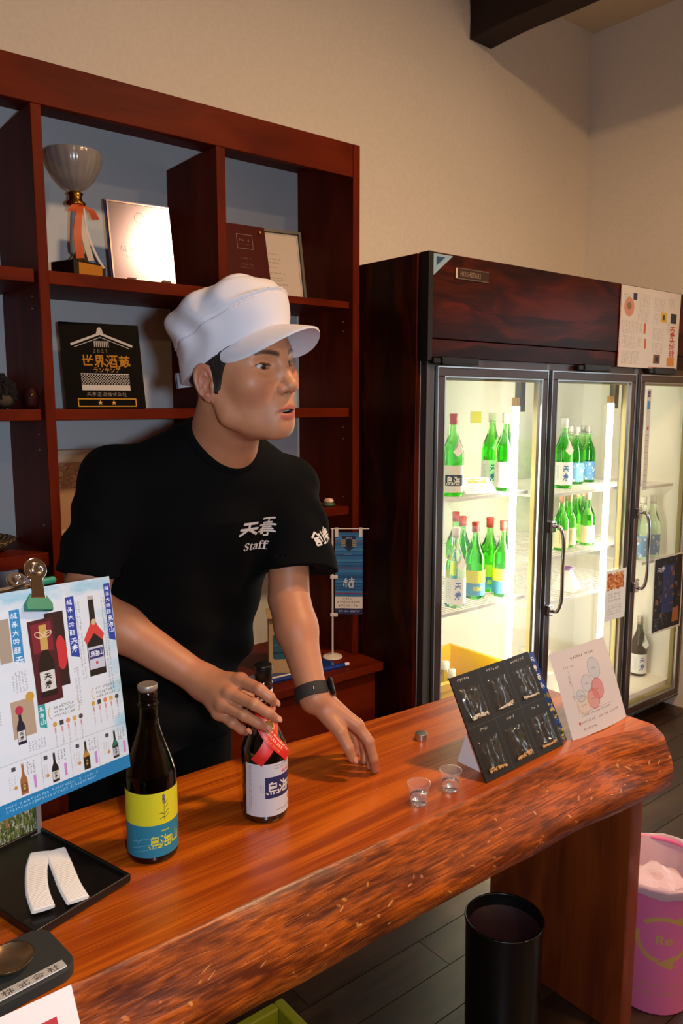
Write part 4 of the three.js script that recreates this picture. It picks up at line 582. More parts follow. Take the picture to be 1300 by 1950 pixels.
{ // dark red plaque and framed certificate
  const L = onZ(470, 556, -2.2), R = onZ(583, 563, -2.16), [t, w] = leaning('framed_certificate', 'black-framed white certificate leaning behind the dark red plaque', 'certificate', L.x - 0.02, R.x, SA + 0.001, -2.2, -2.16, 0.2), H = 0.235;
  const tx = canvasTex(512, 640, (g, W, h) => { g.fillStyle = '#cfc0b2'; g.fillRect(0, 0, W, h); g.strokeStyle = '#8b7f77'; g.lineWidth = 4; g.strokeRect(20, 20, W - 40, h - 40); g.fillStyle = '#3a4152'; g.fillRect(130, 60, 96, 100); g.fillStyle = '#77819a'; g.fillRect(150, 78, 56, 60); for (const [y, wd, s] of [[210, 140, 12], [256, 190, 16], [290, 150, 20], [340, 120, 11], [392, 260, 16], [440, 180, 11], [462, 200, 11], [500, 260, 18], [530, 60, 12], [566, 150, 11], [590, 110, 10]]) tiny(g, 256 - wd / 2, y, wd, s, s, '#5c524c'); });
  part('frame', [bx(0, w, 0, 0.009, -0.006, 0.008), bx(0, w, H - 0.009, H, -0.006, 0.008), bx(0, 0.009, 0.009, H - 0.009, -0.006, 0.008), bx(w - 0.009, w, 0.009, H - 0.009, -0.006, 0.008)], std(0x12110f, 0.4), t); part('sheet', new THREE.PlaneGeometry(w - 0.014, H - 0.014).translate(w / 2, H / 2, 0.001), std(0xffffff, 0.6, 0, { map: tx }), t); part('backing', bx(0.004, w - 0.004, 0.004, H - 0.004, -0.006, -0.001), MAT.black, t);
  const R2 = onZ(514, 560, -2.13), [p, w2] = leaning('red_plaque', 'dark red acrylic plaque with engraved lettering on the top shelf', 'plaque', R2.x - 0.165, R2.x, SA + 0.001, -2.13, -2.12, 0.22), H2 = 0.222;
  const t2 = canvasTex(512, 640, (g, W, h) => { g.fillStyle = '#4a0f0c'; g.fillRect(0, 0, W, h); g.strokeStyle = '#8d7d78'; g.lineWidth = 5; g.strokeRect(190, 90, 170, 130); tiny(g, 215, 130, 120, 30, 28, '#998a85'); tiny(g, 210, 175, 120, 12, 12, '#857671'); for (const [y, wd, s] of [[300, 120, 18], [360, 170, 16], [388, 150, 16], [470, 260, 20], [520, 150, 18]]) tiny(g, 275 - wd / 2, y, wd, s, s, '#86736d'); });
  part('slab', new THREE.BoxGeometry(w2, H2, 0.01).translate(w2 / 2, H2 / 2, 0), [0, 1, 2, 3, 4, 5].map((i) => i === 4 ? phys(0xffffff, 0.5, { map: t2, specularIntensity: 0.2 }) : phys(0x3a0e0c, 0.4)), p); part('bolt', cyl(V(w2 - 0.02, H2 - 0.02, 0.005), V(w2 - 0.02, H2 - 0.02, 0.011), 0.0045), gold, p);
}
{ // black ranking plaque
  const L = onZ(127, 776, -2.13), R = onZ(277, 776, -2.11), [t, w] = leaning('ranking_plaque', 'black award plaque with gold characters, white roof outline and two stars', 'plaque', L.x, R.x, SB + 0.001, -2.13, -2.11, 0.2), H = 0.238;
  const tx = canvasTex(768, 768, (g, W, h) => {
    g.fillStyle = '#040303'; g.fillRect(0, 0, W, h); g.strokeStyle = '#c9c6c2'; g.lineWidth = 22; g.lineJoin = 'round'; g.beginPath(); g.moveTo(90, 200); g.lineTo(378, 92); g.lineTo(690, 200); g.stroke(); g.lineWidth = 6; g.beginPath(); g.moveTo(120, 222); g.lineTo(378, 126); g.lineTo(660, 222); g.stroke(); g.fillStyle = '#c9c6c2'; g.beginPath(); g.arc(378, 62, 26, 0, 7); g.fill(); g.beginPath(); g.moveTo(340, 96); g.lineTo(416, 96); g.lineTo(396, 44); g.lineTo(360, 44); g.fill();
    g.fillStyle = '#b5b2ae'; for (let i = 0; i < 8; i++) g.fillRect(312 + i * 19, 160, 10, 56);
    g.fillStyle = '#8a7448'; g.font = 'bold 46px serif'; g.letterSpacing = '14px'; g.fillText('2021', 296, 268); g.letterSpacing = '0px'; g.strokeStyle = '#b87f22'; kanRow(g, '世界酒蔵', 170, 276, 122, { lw: 0.11, gap: 0.98 }); g.strokeStyle = '#c08a2c'; kanRow(g, 'ランキング', 282, 398, 48, { lw: 0.13, gap: 1.12 });
    g.fillStyle = '#cfc9c2'; g.fillRect(158, 456, 470, 8); g.fillRect(158, 560, 470, 48); g.strokeStyle = '#cfc9c2'; g.lineWidth = 4; for (let i = -4; i < 24; i++) { g.save(); g.beginPath(); g.rect(158, 464, 470, 92); g.clip(); g.beginPath(); g.moveTo(158 + i * 26, 464); g.lineTo(158 + i * 26 + 92, 556); g.moveTo(158 + i * 26 + 92, 464); g.lineTo(158 + i * 26, 556); g.stroke(); g.restore(); }
    g.strokeStyle = '#8d8378'; kanRow(g, '天寿酒造株式会社', 196, 622, 44, { lw: 0.09, gap: 1.12 });
    g.strokeStyle = '#d39a35'; g.lineWidth = 10; g.strokeRect(110, 686, 560, 66); g.fillStyle = '#e0ab48'; for (const cx of [318, 450]) { g.beginPath(); for (let i = 0; i < 10; i++) { const a = -Math.PI / 2 + i * Math.PI / 5, r = i % 2 ? 11 : 27; g.lineTo(cx + r * Math.cos(a), 720 + r * Math.sin(a)); } g.fill(); }
  });
  const side = phys(0x0a0908, 0.15); part('slab', new THREE.BoxGeometry(w, H, 0.012).translate(w / 2, H / 2, 0), [side, side, side, side, phys(0xffffff, 0.5, { map: tx, specularIntensity: 0.1 }), side], t);
}
{ // left bay: shaggy ornament, red lacquer box, woven basket
  const p = onZ(14, 775, -2.12), t = thing('shaggy_ornament', 'black shaggy round ornament on the second shelf', 'ornament', [0.585, SB, -2.10]);
  const g = new THREE.IcosahedronGeometry(0.045, 14), q = g.attributes.position; for (let i = 0; i < q.count; i++) { const v = V(q.getX(i), q.getY(i), q.getZ(i)), n = 1 + 0.35 * (noise3(v.x * 260, v.y * 120, v.z * 260) - 0.5) + 0.12 * (noise3(v.x * 60, v.y * 60, v.z * 60) - 0.5); v.multiplyScalar(n); q.setXYZ(i, v.x, Math.max(v.y + 0.042, 0), v.z); } g.computeVertexNormals(); part('tuft', g, std(0x0d0b0a, 0.95), t); part('face_patch', new THREE.SphereGeometry(0.02, 18, 12).scale(1, 0.8, 0.5).translate(0.006, 0.022, 0.036), std(0x3a2a1c, 0.7), t);
  const p2 = onZ(73, 775, -2.08), d = thing('lacquer_ornament', 'small dark red rounded ornament beside the black shaggy one', 'ornament', [0.657, SB, -2.075]);
  part('shell', lathe([[0.0001, 0], [0.016, 0], [0.021, 0.012], [0.022, 0.03], [0.018, 0.048], [0.010, 0.058], [0.0001, 0.06]], 32), phys(0x2a0707, 0.55, { specularIntensity: 0.3 }), d); part('spot', new THREE.SphereGeometry(0.004, 10, 8).translate(-0.002, 0.036, 0.0195), gold, d);
  const b = thing('woven_basket', 'shallow round woven basket with checkered dark rim on a lower shelf', 'basket', [0.50, 1.032, -2.19]);
  const ck = canvasTex(1024, 64, (c, W, H) => { for (let i = 0; i < 64; i++) for (let j = 0; j < 4; j++) { c.fillStyle = (i + j) % 2 ? '#2a241b' : '#a5835078'.slice(0, 7); c.fillRect(i * 16, j * 16, 16, 16); } });
  part('basket_bowl', lathe([[0.0001, 0.002], [0.09, 0.002], [0.115, 0.018]], 48), std(0x9a7344, 0.8, 0, { side: THREE.DoubleSide }), b); part('rim', lathe([[0.115, 0.016], [0.132, 0.03], [0.126, 0.033], [0.112, 0.02]], 64), std(0xffffff, 0.8, 0, { map: ck, side: THREE.DoubleSide }), b, 'checkered woven rim');
}
{ // framed picture behind his shoulder
  const [t, w] = leaning('framed_picture', 'framed faded photograph in a white mat behind the man’s shoulder', 'picture', 0.735, 0.98, 1.033, -2.27, -2.255, 0.12), H = 0.255;
  const tx = canvasTex(400, 420, (g, W, h) => { g.fillStyle = '#d3bfa9'; g.fillRect(0, 0, W, h); g.fillStyle = '#a07a5c'; g.fillRect(14, 60, W - 28, 130); for (let i = 0; i < 500; i++) { g.fillStyle = ['#8a6448', '#b08a6a', '#b8694a', '#c4a68c'][i % 4]; g.fillRect(rr(14, W - 30), rr(70, 185), rr(4, 16), rr(4, 14)); } g.fillStyle = '#b89474'; g.fillRect(14, 190, W - 28, 200); });
  part('frame', bx(0, w, 0, H, -0.008, 0.0), std(0x9a6b3f, 0.5), t); part('print', new THREE.PlaneGeometry(w - 0.006, H - 0.006).translate(w / 2, H / 2, 0.0008), std(0xffffff, 0.45, 0, { map: tx }), t);
}
{ // small ornament, flag, box, folder
  const p = onZ(626, 970, -2.1), t = thing('shell_ornament', 'tiny peach and white flower-shaped ornament on the right-hand shelf', 'ornament', [p.x, SC, -2.1]);
  part('leaf_base', lathe([[0.0001, 0], [0.018, 0], [0.022, 0.008], [0.012, 0.014], [0.0001, 0.014]], 24), std(0x4c6b45, 0.6), t); for (let i = 0; i < 6; i++) part('petal', new THREE.SphereGeometry(0.011, 14, 10).scale(1, 0.75, 0.55).rotateX(-0.6).translate(0, 0.019, 0.010).rotateY(i * 1.047), std(i % 2 ? 0xe8a98a : 0xf0dccf, 0.6), t);
  const f = onY(633, 1252, LEDGE), fl = thing('table_flag', 'small blue sports banner on a white pole with round base', 'flag', [f.x, LEDGE, f.z], -YAW);
  const wm = std(0xe6ddd2, 0.5), topY = 0.452; part('base', lathe([[0.0001, 0], [0.033, 0], [0.035, 0.003], [0.032, 0.007], [0.006, 0.012], [0.0001, 0.012]], 36), wm, fl); part('pole', cyl(V(0, 0.01, 0), V(0, topY, 0), 0.0035), wm, fl); const bar = part('crossbar', cyl(V(-0.006, topY, 0), V(0.125, topY, 0), 0.002), wm, fl);
  for (const x of [0.008, 0.09]) part('tab', bx(x, x + 0.012, topY - 0.028, topY + 0.004, -0.003, 0.003), wm, bar); for (const y of [0.285, 0.152]) part('clip_ring', bx(-0.008, 0.018, y - 0.006, y + 0.006, -0.005, 0.004, { r: 0.002 }), wm, fl);
  const ft = canvasTex(320, 950, (g, W, h) => {
    g.fillStyle = '#2f6fa6'; g.fillRect(0, 0, W, h); for (let i = 0; i < 12; i++) { g.fillStyle = i % 2 ? '#3f86ba' : '#255d92'; g.fillRect(0, i * 62, W, 26); } g.fillStyle = '#143a66'; for (const y of [210, 262, 340, 520, 590, 660]) g.fillRect(0, y, W, 7); g.fillStyle = '#8a2450'; for (const y of [96, 404, 702]) g.fillRect(0, y, W, 11);
    g.fillStyle = '#16294f'; g.beginPath(); g.moveTo(80, 44); g.lineTo(240, 44); g.lineTo(244, 150); g.lineTo(160, 220); g.lineTo(76, 150); g.fill(); g.fillStyle = '#c9b98c'; for (const y of [86, 108, 130, 152]) { g.fillRect(74, y, 50, 7); g.fillRect(196, y, 50, 7); } g.fillStyle = '#0d1830'; g.beginPath(); g.arc(160, 124, 40, 0, 7); g.fill(); g.fillStyle = '#b9c2d0'; g.font = 'bold 22px serif'; g.fillText('AKITA', 122, 72); g.fillStyle = '#8fa6c2'; g.font = 'bold 17px sans-serif'; g.fillText('BLAUBLITZ', 110, 258);
    g.strokeStyle = '#e6e2dc'; kan(g, '結', 96, 512, 130, 0.09); g.fillStyle = '#e3dad2'; g.fillRect(0, 748, W, 134); tiny(g, 90, 760, 120, 26, 26, '#222'); tiny(g, 20, 798, 280, 28, 27, '#222'); tiny(g, 44, 838, 230, 28, 27, '#222'); g.fillStyle = '#1d2350'; g.fillRect(0, 882, W, 68); g.fillStyle = '#aab4d6'; g.font = 'italic bold 32px serif'; g.fillText('We Are AKITA!', 40, 926);
  });
  const cg = new THREE.PlaneGeometry(0.095, 0.285, 10, 24), cp = cg.attributes.position; for (let i = 0; i < cp.count; i++) cp.setZ(i, 0.003 * Math.sin(cp.getY(i) * 26) + 0.002 * Math.sin(cp.getX(i) * 60)); cg.computeVertexNormals(); part('banner_cloth', cg.translate(0.056, topY - 0.012 - 0.1425, 0.001), std(0xffffff, 0.7, 0, { map: ft, side: THREE.DoubleSide }), fl, 'blue printed banner');
  const bl = onY(519, 1288, LEDGE), bxT = thing('cardboard_stand', 'beige cardboard box stand with blue print on the ledge behind the man’s arm', 'box', [bl.x, LEDGE + 0.004, bl.z - 0.02], -0.55);
  const bt = canvasTex(300, 400, (g, W, h) => { g.fillStyle = '#cdb594'; g.fillRect(0, 0, W, h); g.fillStyle = '#2c6f96'; g.beginPath(); g.roundRect(30, 120, 160, 180, 18); g.fill(); g.fillStyle = '#3d86a8'; g.fillRect(30, 190, 160, 14); g.fillStyle = '#d9b890'; g.fillRect(90, 200, 30, 26); g.fillStyle = '#1d2f48'; g.fillRect(30, 250, 160, 6); });
  const cb = std(0xc7ad88, 0.8); part('carton', new THREE.BoxGeometry(0.13, 0.185, 0.10).translate(0.065, 0.0925, -0.05), [cb, cb, cb, cb, std(0xffffff, 0.7, 0, { map: bt }), cb], bxT); part('flap', bx(-0.005, 0.135, 0.185, 0.19, -0.105, 0.012), cb, bxT);
  const A = onY(500, 1306, LEDGE + 0.003), B = onY(662, 1268, LEDGE + 0.003), Dd = onY(640, 1250, LEDGE + 0.003), ex = B.clone().sub(A), wF = ex.length(), fo = thing('plastic_folder', 'blue translucent flag roll and folder lying flat on the ledge', 'folder', [A.x, LEDGE, A.z], Math.atan2(-ex.z, ex.x));
  part('folder_sheet', bx(0, wF - 0.02, 0.0005, 0.0035, -0.10, 0), phys(0x123f8f, 0.25, { clearcoat: 0.5 }), fo); part('paper_strip', bx(0.02, wF * 0.75, 0.0036, 0.0046, -0.045, -0.012), MAT.paper, fo); part('roll', cyl(V(0.0, 0.0085, -0.004), V(wF - 0.012, 0.0085, -0.004), 0.0075, 0.0075, 14), phys(0x0f3a94, 0.2, { clearcoat: 0.6 }), fo); part('roll_tip', cyl(V(wF - 0.012, 0.0085, -0.004), V(wF + 0.006, 0.0085, -0.004), 0.006, 0.0055, 12), MAT.white, fo);
}
// ---------------------------------------------------------------- inside and on the refrigerator
{
  const capRed = std(0xc2453a, 0.4), capWhite = std(0xe9e4da, 0.5), capSilver = std(0xc9c4b8, 0.35, 0.5), capPeach = std(0xe0b49a, 0.5);
  const F = { H: 0.285, R: 0.038, hs: 0.15, hn: 0.235, rn: 0.0132 };
  const lt = (draw) => std(0xffffff, 0.6, 0, { map: canvasTex(384, 200, draw), side: THREE.DoubleSide });
  const labs = {
    yb: lt((g, W, H) => { g.fillStyle = '#e8df3a'; g.fillRect(0, 0, W, H); g.fillStyle = '#4a9cc0'; g.fillRect(0, H / 2, W, H / 2); g.strokeStyle = '#e8df3a'; kanRow(g, '鳥海山', 150, 120, 40, { lw: 0.13, gap: 0.8 }); }),
    white: lt((g, W, H) => { g.fillStyle = '#eef0ee'; g.fillRect(0, 0, W, H); g.strokeStyle = '#3b66b4'; kan(g, '天', 170, 20, 70, 0.12); kan(g, '寿', 170, 95, 70, 0.12); tiny(g, 80, 30, 50, 140, 14, '#7a8aa8', true); }),
    navy: lt((g, W, H) => { g.fillStyle = '#eceae6'; g.fillRect(0, 0, W, H); g.fillStyle = '#27305e'; g.fillRect(110, 70, 190, 80); g.strokeStyle = '#eceae6'; kanRow(g, '鳥海', 122, 74, 70, { lw: 0.12 }); }),
    blue: lt((g, W, H) => { g.fillStyle = '#5f92c0'; g.fillRect(0, 0, W, H); for (let i = 0; i < 26; i++) { g.fillStyle = 'rgba(225,235,245,.8)'; g.beginPath(); g.arc(rnd() * W, rnd() * H, rr(6, 16), 0, 7); g.fill(); } }),
    cream: lt((g, W, H) => { g.fillStyle = '#ece2b4'; g.fillRect(0, 0, W, H); tiny(g, 150, 30, 80, 130, 18, '#7a6a40', true); }),
  };
  const tagM = std(0xe9ebe6, 0.6, 0, { side: THREE.DoubleSide });
  const proto = {};
  function fb(kind, label, group, px, z, y, { cap = capRed, glass = glassGreen, tag = false, scale = 1, dx = 0 } = {}) {
    const key = kind + (tag ? 't' : '') + cap.uuid + glass.uuid; let t;
    if (proto[key]) t = copyThing(proto[key], label, group);
    else {
      t = proto[key] = sakeBottle('chilled_bottle', label, F, { glass, cap, tall: true }, group);
      part('label', wrap(F.R + 0.0004, 0.014, 0.108, -0.75, 3.6, 36), labs[kind], t);
      if (tag) { const s = new THREE.Shape([new THREE.Vector2(-0.014, 0), new THREE.Vector2(0.006, 0.05), new THREE.Vector2(0.02, 0.0), new THREE.Vector2(0.002, -0.02)]); part('neck_tag', new THREE.ShapeGeometry(s).rotateX(-0.5).translate(0.012, 0.155, 0.038).rotateY(-0.75), tagM, t); }
    }
    if (!group) delete t.userData.group;
    t.position.set(px + dx, y, z); t.rotation.y = rr(-0.15, 0.15); if (scale !== 1) t.scale.setScalar(scale); return t;
  }
  const X = (px, py, z) => onZ(px, py, z).x, g1 = 'yellow and blue labelled bottles on the lower wire shelf', l1 = 'green bottle with yellow and blue label on the lower refrigerator shelf';
  const s1 = 0.703, s2 = 1.10;
  fb('white', 'pale green bottle with white label and neck tag at the front of the lower shelf', null, X(866, 1120, -1.86), -1.86, s1, { cap: capWhite, tag: true, glass: glassClear });
  for (const [px, z, c] of [[879, -2.03, capRed], [904, -1.90, capRed], [931, -1.94, capRed], [957, -1.855, capRed], [866, -2.13, capRed]]) fb('yb', l1, g1, X(px, 1080, z), z, s1, { cap: c });
  fb('navy', 'green red-capped bottle with navy panel label on the upper shelf behind the first door', null, X(862, 880, -1.87), -1.87, s2, { tag: true });
  fb('white', 'green bottle with white label, tagged neck, at the back of the upper shelf', null, X(936, 860, -1.945), -1.945, s2, { cap: capWhite, tag: true });
  fb('white', 'green bottle with plain white label at the back beside the lamp tube', null, X(962, 860, -1.86), -1.86, s2, { cap: capSilver });
  // second bay
  fb('white', 'green bottle with white and blue label behind the second door', null, X(1072, 880, -1.92), -1.92, 1.075, { cap: capWhite, tag: true, dx: 0.0 });
  for (const [px, z] of [[1084, -2.06], [1096, -1.98], [1108, -2.08], [1118, -2.0]]) fb('blue', 'green bottle with blue patterned label on the upper shelf', 'blue labelled bottles on the upper shelf of the second bay', X(px, 890, z), z, 1.075, { cap: capSilver, scale: 0.86 });
  for (const [px, z] of [[1068, -1.88], [1082, -1.90], [1095, -1.95], [1106, -1.985], [1118, -1.88], [1075, -2.04], [1100, -2.06], [1088, -2.14]]) fb('cream', 'small green bottle with cream label in the middle shelf row', 'cream labelled bottles on the middle shelf of the second bay', X(px, 1010, z), z, 0.828, { cap: capPeach, scale: 0.78 });
  fb('white', 'dark green tagged bottle with white label behind the third door', null, 3.36, -1.9, 0.14, { cap: capSilver, tag: true, glass: glassDark });
  for (const px of [3.262, 3.345]) fb('blue', 'clear bottle with blue label on the middle shelf of the third bay', 'clear bottles of the third bay', px, -1.86, 0.72, { cap: capWhite, glass: glassClear });
  // price cards and packets on the shelves
  const pk = thing('price_stand', 'slanting white price card with orange food print on the upper shelf', 'price card', [X(912, 930, -1.86), s2, -1.87], -0.3); const wt = canvasTex(300, 160, (g, W, H) => { g.fillStyle = '#f2eee6'; g.fillRect(0, 0, W, H); for (let i = 0; i < 90; i++) { g.fillStyle = ['#e8a13a', '#f0c060', '#d98a3a'][i % 3]; g.fillRect(rr(60, 260), rr(8, 50), rr(6, 24), rr(4, 12)); } tiny(g, 60, 80, 160, 50, 16, '#a05a5a'); });
  part('card', new THREE.PlaneGeometry(0.13, 0.085).rotateX(-0.95).translate(0, 0.027, 0), std(0xffffff, 0.6, 0, { map: wt, side: THREE.DoubleSide }), pk); part('foot', bx(-0.06, 0.06, 0, 0.003, -0.03, 0.03), MAT.white, pk);
  const pk2 = thing('gift_packet', 'white folded paper packet with purple cord on the low shelf of the second bay', 'packet', [X(1078, 1100, -1.9), 0.65, -1.9], 0.3); part('packet', new THREE.CylinderGeometry(0.02, 0.07, 0.085, 4).rotateY(0.78).translate(0, 0.0425, 0), MAT.paper, pk2); part('cord', new THREE.TorusGeometry(0.02, 0.005, 8, 24).rotateX(1.57).translate(0, 0.088, 0), std(0x7a4a8c, 0.6), pk2);
  // yellow crate with small bottles
  const cr = thing('bottle_crate', 'yellow plastic bottle crate on the refrigerator floor', 'crate', [2.12, 0.14, -1.985]); const ye = phys(0xf2c62a, 0.4, {}), cw = 0.19, cd = 0.15, chh = 0.30;
  part('crate_wall', [bx(-cw, cw, 0, chh, cd - 0.008, cd), bx(-cw, cw, 0, chh, -cd, -cd + 0.008), bx(-cw, -cw + 0.008, 0, chh, -cd, cd), bx(cw - 0.008, cw, 0, chh, -cd, cd), bx(-cw, cw, 0, 0.01, -cd, cd)], ye, cr); part('rim', [bx(-cw - 0.008, cw + 0.008, chh - 0.03, chh, cd, cd + 0.01, { r: 0.003 }), bx(-cw - 0.008, cw + 0.008, chh - 0.03, chh, -cd - 0.01, -cd, { r: 0.003 }), bx(-cw - 0.01, -cw, chh - 0.03, chh, -cd, cd, { r: 0.003 }), bx(cw, cw + 0.01, chh - 0.03, chh, -cd, cd, { r: 0.003 })], ye, cr);
  for (const [x, z] of [[1.99, -1.91], [2.04, -1.99], [2.13, -1.96], [2.07, -1.885], [2.18, -2.04]]) { const b = thing('small_bottle', 'small white-capped bottle standing in the yellow crate', 'bottle', [x, 0.151, z], 0, 'white-capped bottles in the yellow crate'); part('flask', lathe([[0.0001, 0], [0.026, 0], [0.027, 0.18], [0.018, 0.22], [0.014, 0.24], [0.0001, 0.24]], 24), glassClear, b); part('cap', lathe([[0.015, 0.236], [0.0155, 0.266], [0.0001, 0.268]], 20), capWhite, b); }
  for (const [x, z, label] of [[2.30, -2.21, 'clear lidded food tub beside the yellow crate'], [2.62, -1.95, 'clear lidded food tub on the floor of the second bay']]) { const tb = thing('food_tub', label, 'food tub', [x, 0.14, z]); part('tub', lathe([[0.0001, 0.002], [0.05, 0.002], [0.062, 0.09], [0.06, 0.09], [0.048, 0.004], [0.0001, 0.004]], 32).translate(0, 0.16, 0), phys(0xf6f2ea, 0.15, { transmission: 0.6, thickness: 0, side: THREE.DoubleSide }), tb); part('food', lathe([[0.0001, 0.166], [0.046, 0.166], [0.055, 0.22], [0.0001, 0.225]], 24), std(0xd8b48a, 0.8), tb); part('lid', lathe([[0.064, 0.247], [0.066, 0.256], [0.03, 0.262], [0.0001, 0.262]], 32), phys(0xffffff, 0.1, { transmission: 0.7, thickness: 0, side: THREE.DoubleSide }), tb); part('riser', bx(-0.06, 0.06, 0, 0.16, -0.06, 0.06), MAT.liner, tb); }
  // things stuck on the outside
  const put = (name, label, cat, x0, x1, y0, y1, draw, tw, th, z = ZG + 0.0035) => { const t = thing(name, label, cat, [(x0 + x1) / 2, y0, z]); const tx = canvasTex(tw, th, draw), g = new THREE.PlaneGeometry(x1 - x0, y1 - y0, 8, 8), p = g.attributes.position; for (let i = 0; i < p.count; i++) p.setZ(i, 0.0012 * Math.sin(p.getX(i) * 25 + p.getY(i) * 9)); g.computeVertexNormals(); part('print', g.translate(0, (y1 - y0) / 2, 0), std(0xffffff, 0.65, 0, { map: tx, side: THREE.DoubleSide }), t); return t; };
  put('newspaper_poster', 'printed newspaper page taped to the refrigerator header', 'poster', 2.79, 3.245, 1.562, 1.874, (g, W, H) => {
    g.fillStyle = '#dcd3c8'; g.fillRect(0, 0, W, H); g.fillStyle = '#c0564a'; for (let y = 8; y < H; y += 15) g.fillRect(2, y, 9, 9); g.fillRect(W * 0.5, H - 14, W * 0.45, 6);
    g.fillStyle = '#cf8f76'; g.beginPath(); g.ellipse(115, 200, 66, 92, 0, 0, 7); g.fill(); g.fillStyle = '#8a6a52'; g.beginPath(); g.ellipse(115, 190, 30, 34, 0, 0, 7); g.fill(); g.fillStyle = '#2f3050'; g.fillRect(165, 60, 52, 66); tiny(g, 40, 80, 110, 36, 16, '#7d7570');
    for (const [x, y, w, h] of [[230, 60, 150, 130], [230, 200, 150, 130], [40, 330, 190, 130], [40, 470, 170, 130], [240, 340, 60, 110], [240, 480, 60, 110], [40, 620, 240, 130], [440, 80, 150, 130], [440, 230, 90, 120], [440, 370, 150, 130], [440, 520, 150, 120], [660, 60, 80, 110], [650, 300, 40, 130]]) tiny(g, x, y, w, h, 14, '#8f8781', true);
    g.fillStyle = '#c9602f'; g.fillRect(322, 340, 26, 100); g.fillRect(338, 490, 22, 100); g.fillStyle = '#d8b12c'; g.fillRect(542, 210, 90, 100); g.fillStyle = '#3b2f3c'; g.fillRect(572, 236, 30, 50); g.fillStyle = '#2e2c2a'; g.beginPath(); g.roundRect(690, 210, 84, 100, 12); g.fill(); g.strokeStyle = '#b8443a'; kanRow(g, '天寿大吟醸', 690, 330, 74, { vertical: true, lw: 0.13, gap: 0.85 }); g.fillStyle = '#70492c'; g.fillRect(470, 640, 90, 90); g.fillStyle = '#2c2630'; g.fillRect(500, 660, 40, 50); g.fillStyle = '#d58a34'; g.fillRect(660, 660, 110, 90);
  }, 820, 780);
  put('recipe_card', 'white card with an orange food photo on the second refrigerator door', 'card', 2.785, 2.93, 0.535, 0.745, (g, W, H) => { g.fillStyle = '#eae7e0'; g.fillRect(0, 0, W, H); for (let i = 0; i < 300; i++) { g.fillStyle = ['#c8641f', '#e08a3c', '#a04a18', '#d9a25a'][i % 4]; g.fillRect(rr(14, W - 40), rr(14, 116), rr(6, 24), rr(6, 20)); } tiny(g, 30, 150, 150, 60, 16, '#7a7672'); tiny(g, 24, 230, 180, 60, 13, '#99948f'); }, 240, 330);
  put('product_poster', 'dark photo poster of bottles on the third refrigerator door', 'poster', 3.15, 3.405, 0.41, 0.755, (g, W, H) => { g.fillStyle = '#d8d4cd'; g.fillRect(0, 0, W, H); g.fillStyle = '#14161f'; g.fillRect(12, 12, W - 24, H - 24); g.fillStyle = '#263a72'; g.fillRect(110, 60, 120, 300); for (let i = 0; i < 60; i++) { g.fillStyle = ['#3b3a40', '#59515a', '#22304f', '#7a5a44'][i % 4]; g.fillRect(rr(16, W - 50), rr(16, H - 50), rr(8, 34), rr(8, 34)); } g.fillStyle = '#a4693f'; g.fillRect(230, 340, 70, 90); g.strokeStyle = '#c9cede'; kanRow(g, '天寿', 40, 60, 40, { lw: 0.1 }); tiny(g, 30, 380, 60, 60, 14, '#9ca3b5'); }, 330, 470);
  const stk = thing('sticker_strip', 'narrow strip of small payment stickers on the third refrigerator door', 'stickers', [3.037, 1.06, ZG + 0.003]); const sx = canvasTex(64, 800, (g, W, H) => { g.fillStyle = '#cfc8ba'; g.fillRect(0, 0, W, H); g.fillStyle = '#39406a'; g.fillRect(12, 20, 40, 46); g.fillStyle = '#c24a3a'; g.fillRect(18, 40, 28, 12); g.fillStyle = '#3f86c4'; g.fillRect(10, 96, 42, 66); g.fillStyle = '#c9453c'; g.beginPath(); g.arc(34, 310, 14, 0, 7); g.fill(); for (let y = 360; y < 780; y += 46) { g.fillStyle = '#a59c8c'; g.fillRect(8, y, 46, 6); } }); part('strip', new THREE.PlaneGeometry(0.032, 0.42).translate(0, 0.21, 0), std(0xffffff, 0.5, 0, { map: sx, side: THREE.DoubleSide }), stk);
  const ys = thing('yellow_note', 'small yellow notice stuck to the refrigerator’s inner back', 'notice', [X(909, 795, -2.29), onZ(909, 808, -2.29).y, -2.2985]); part('note', new THREE.PlaneGeometry(0.07, 0.05).translate(0, 0.03, 0), std(0xd9cf3a, 0.7, 0, { side: THREE.DoubleSide }), ys);
}
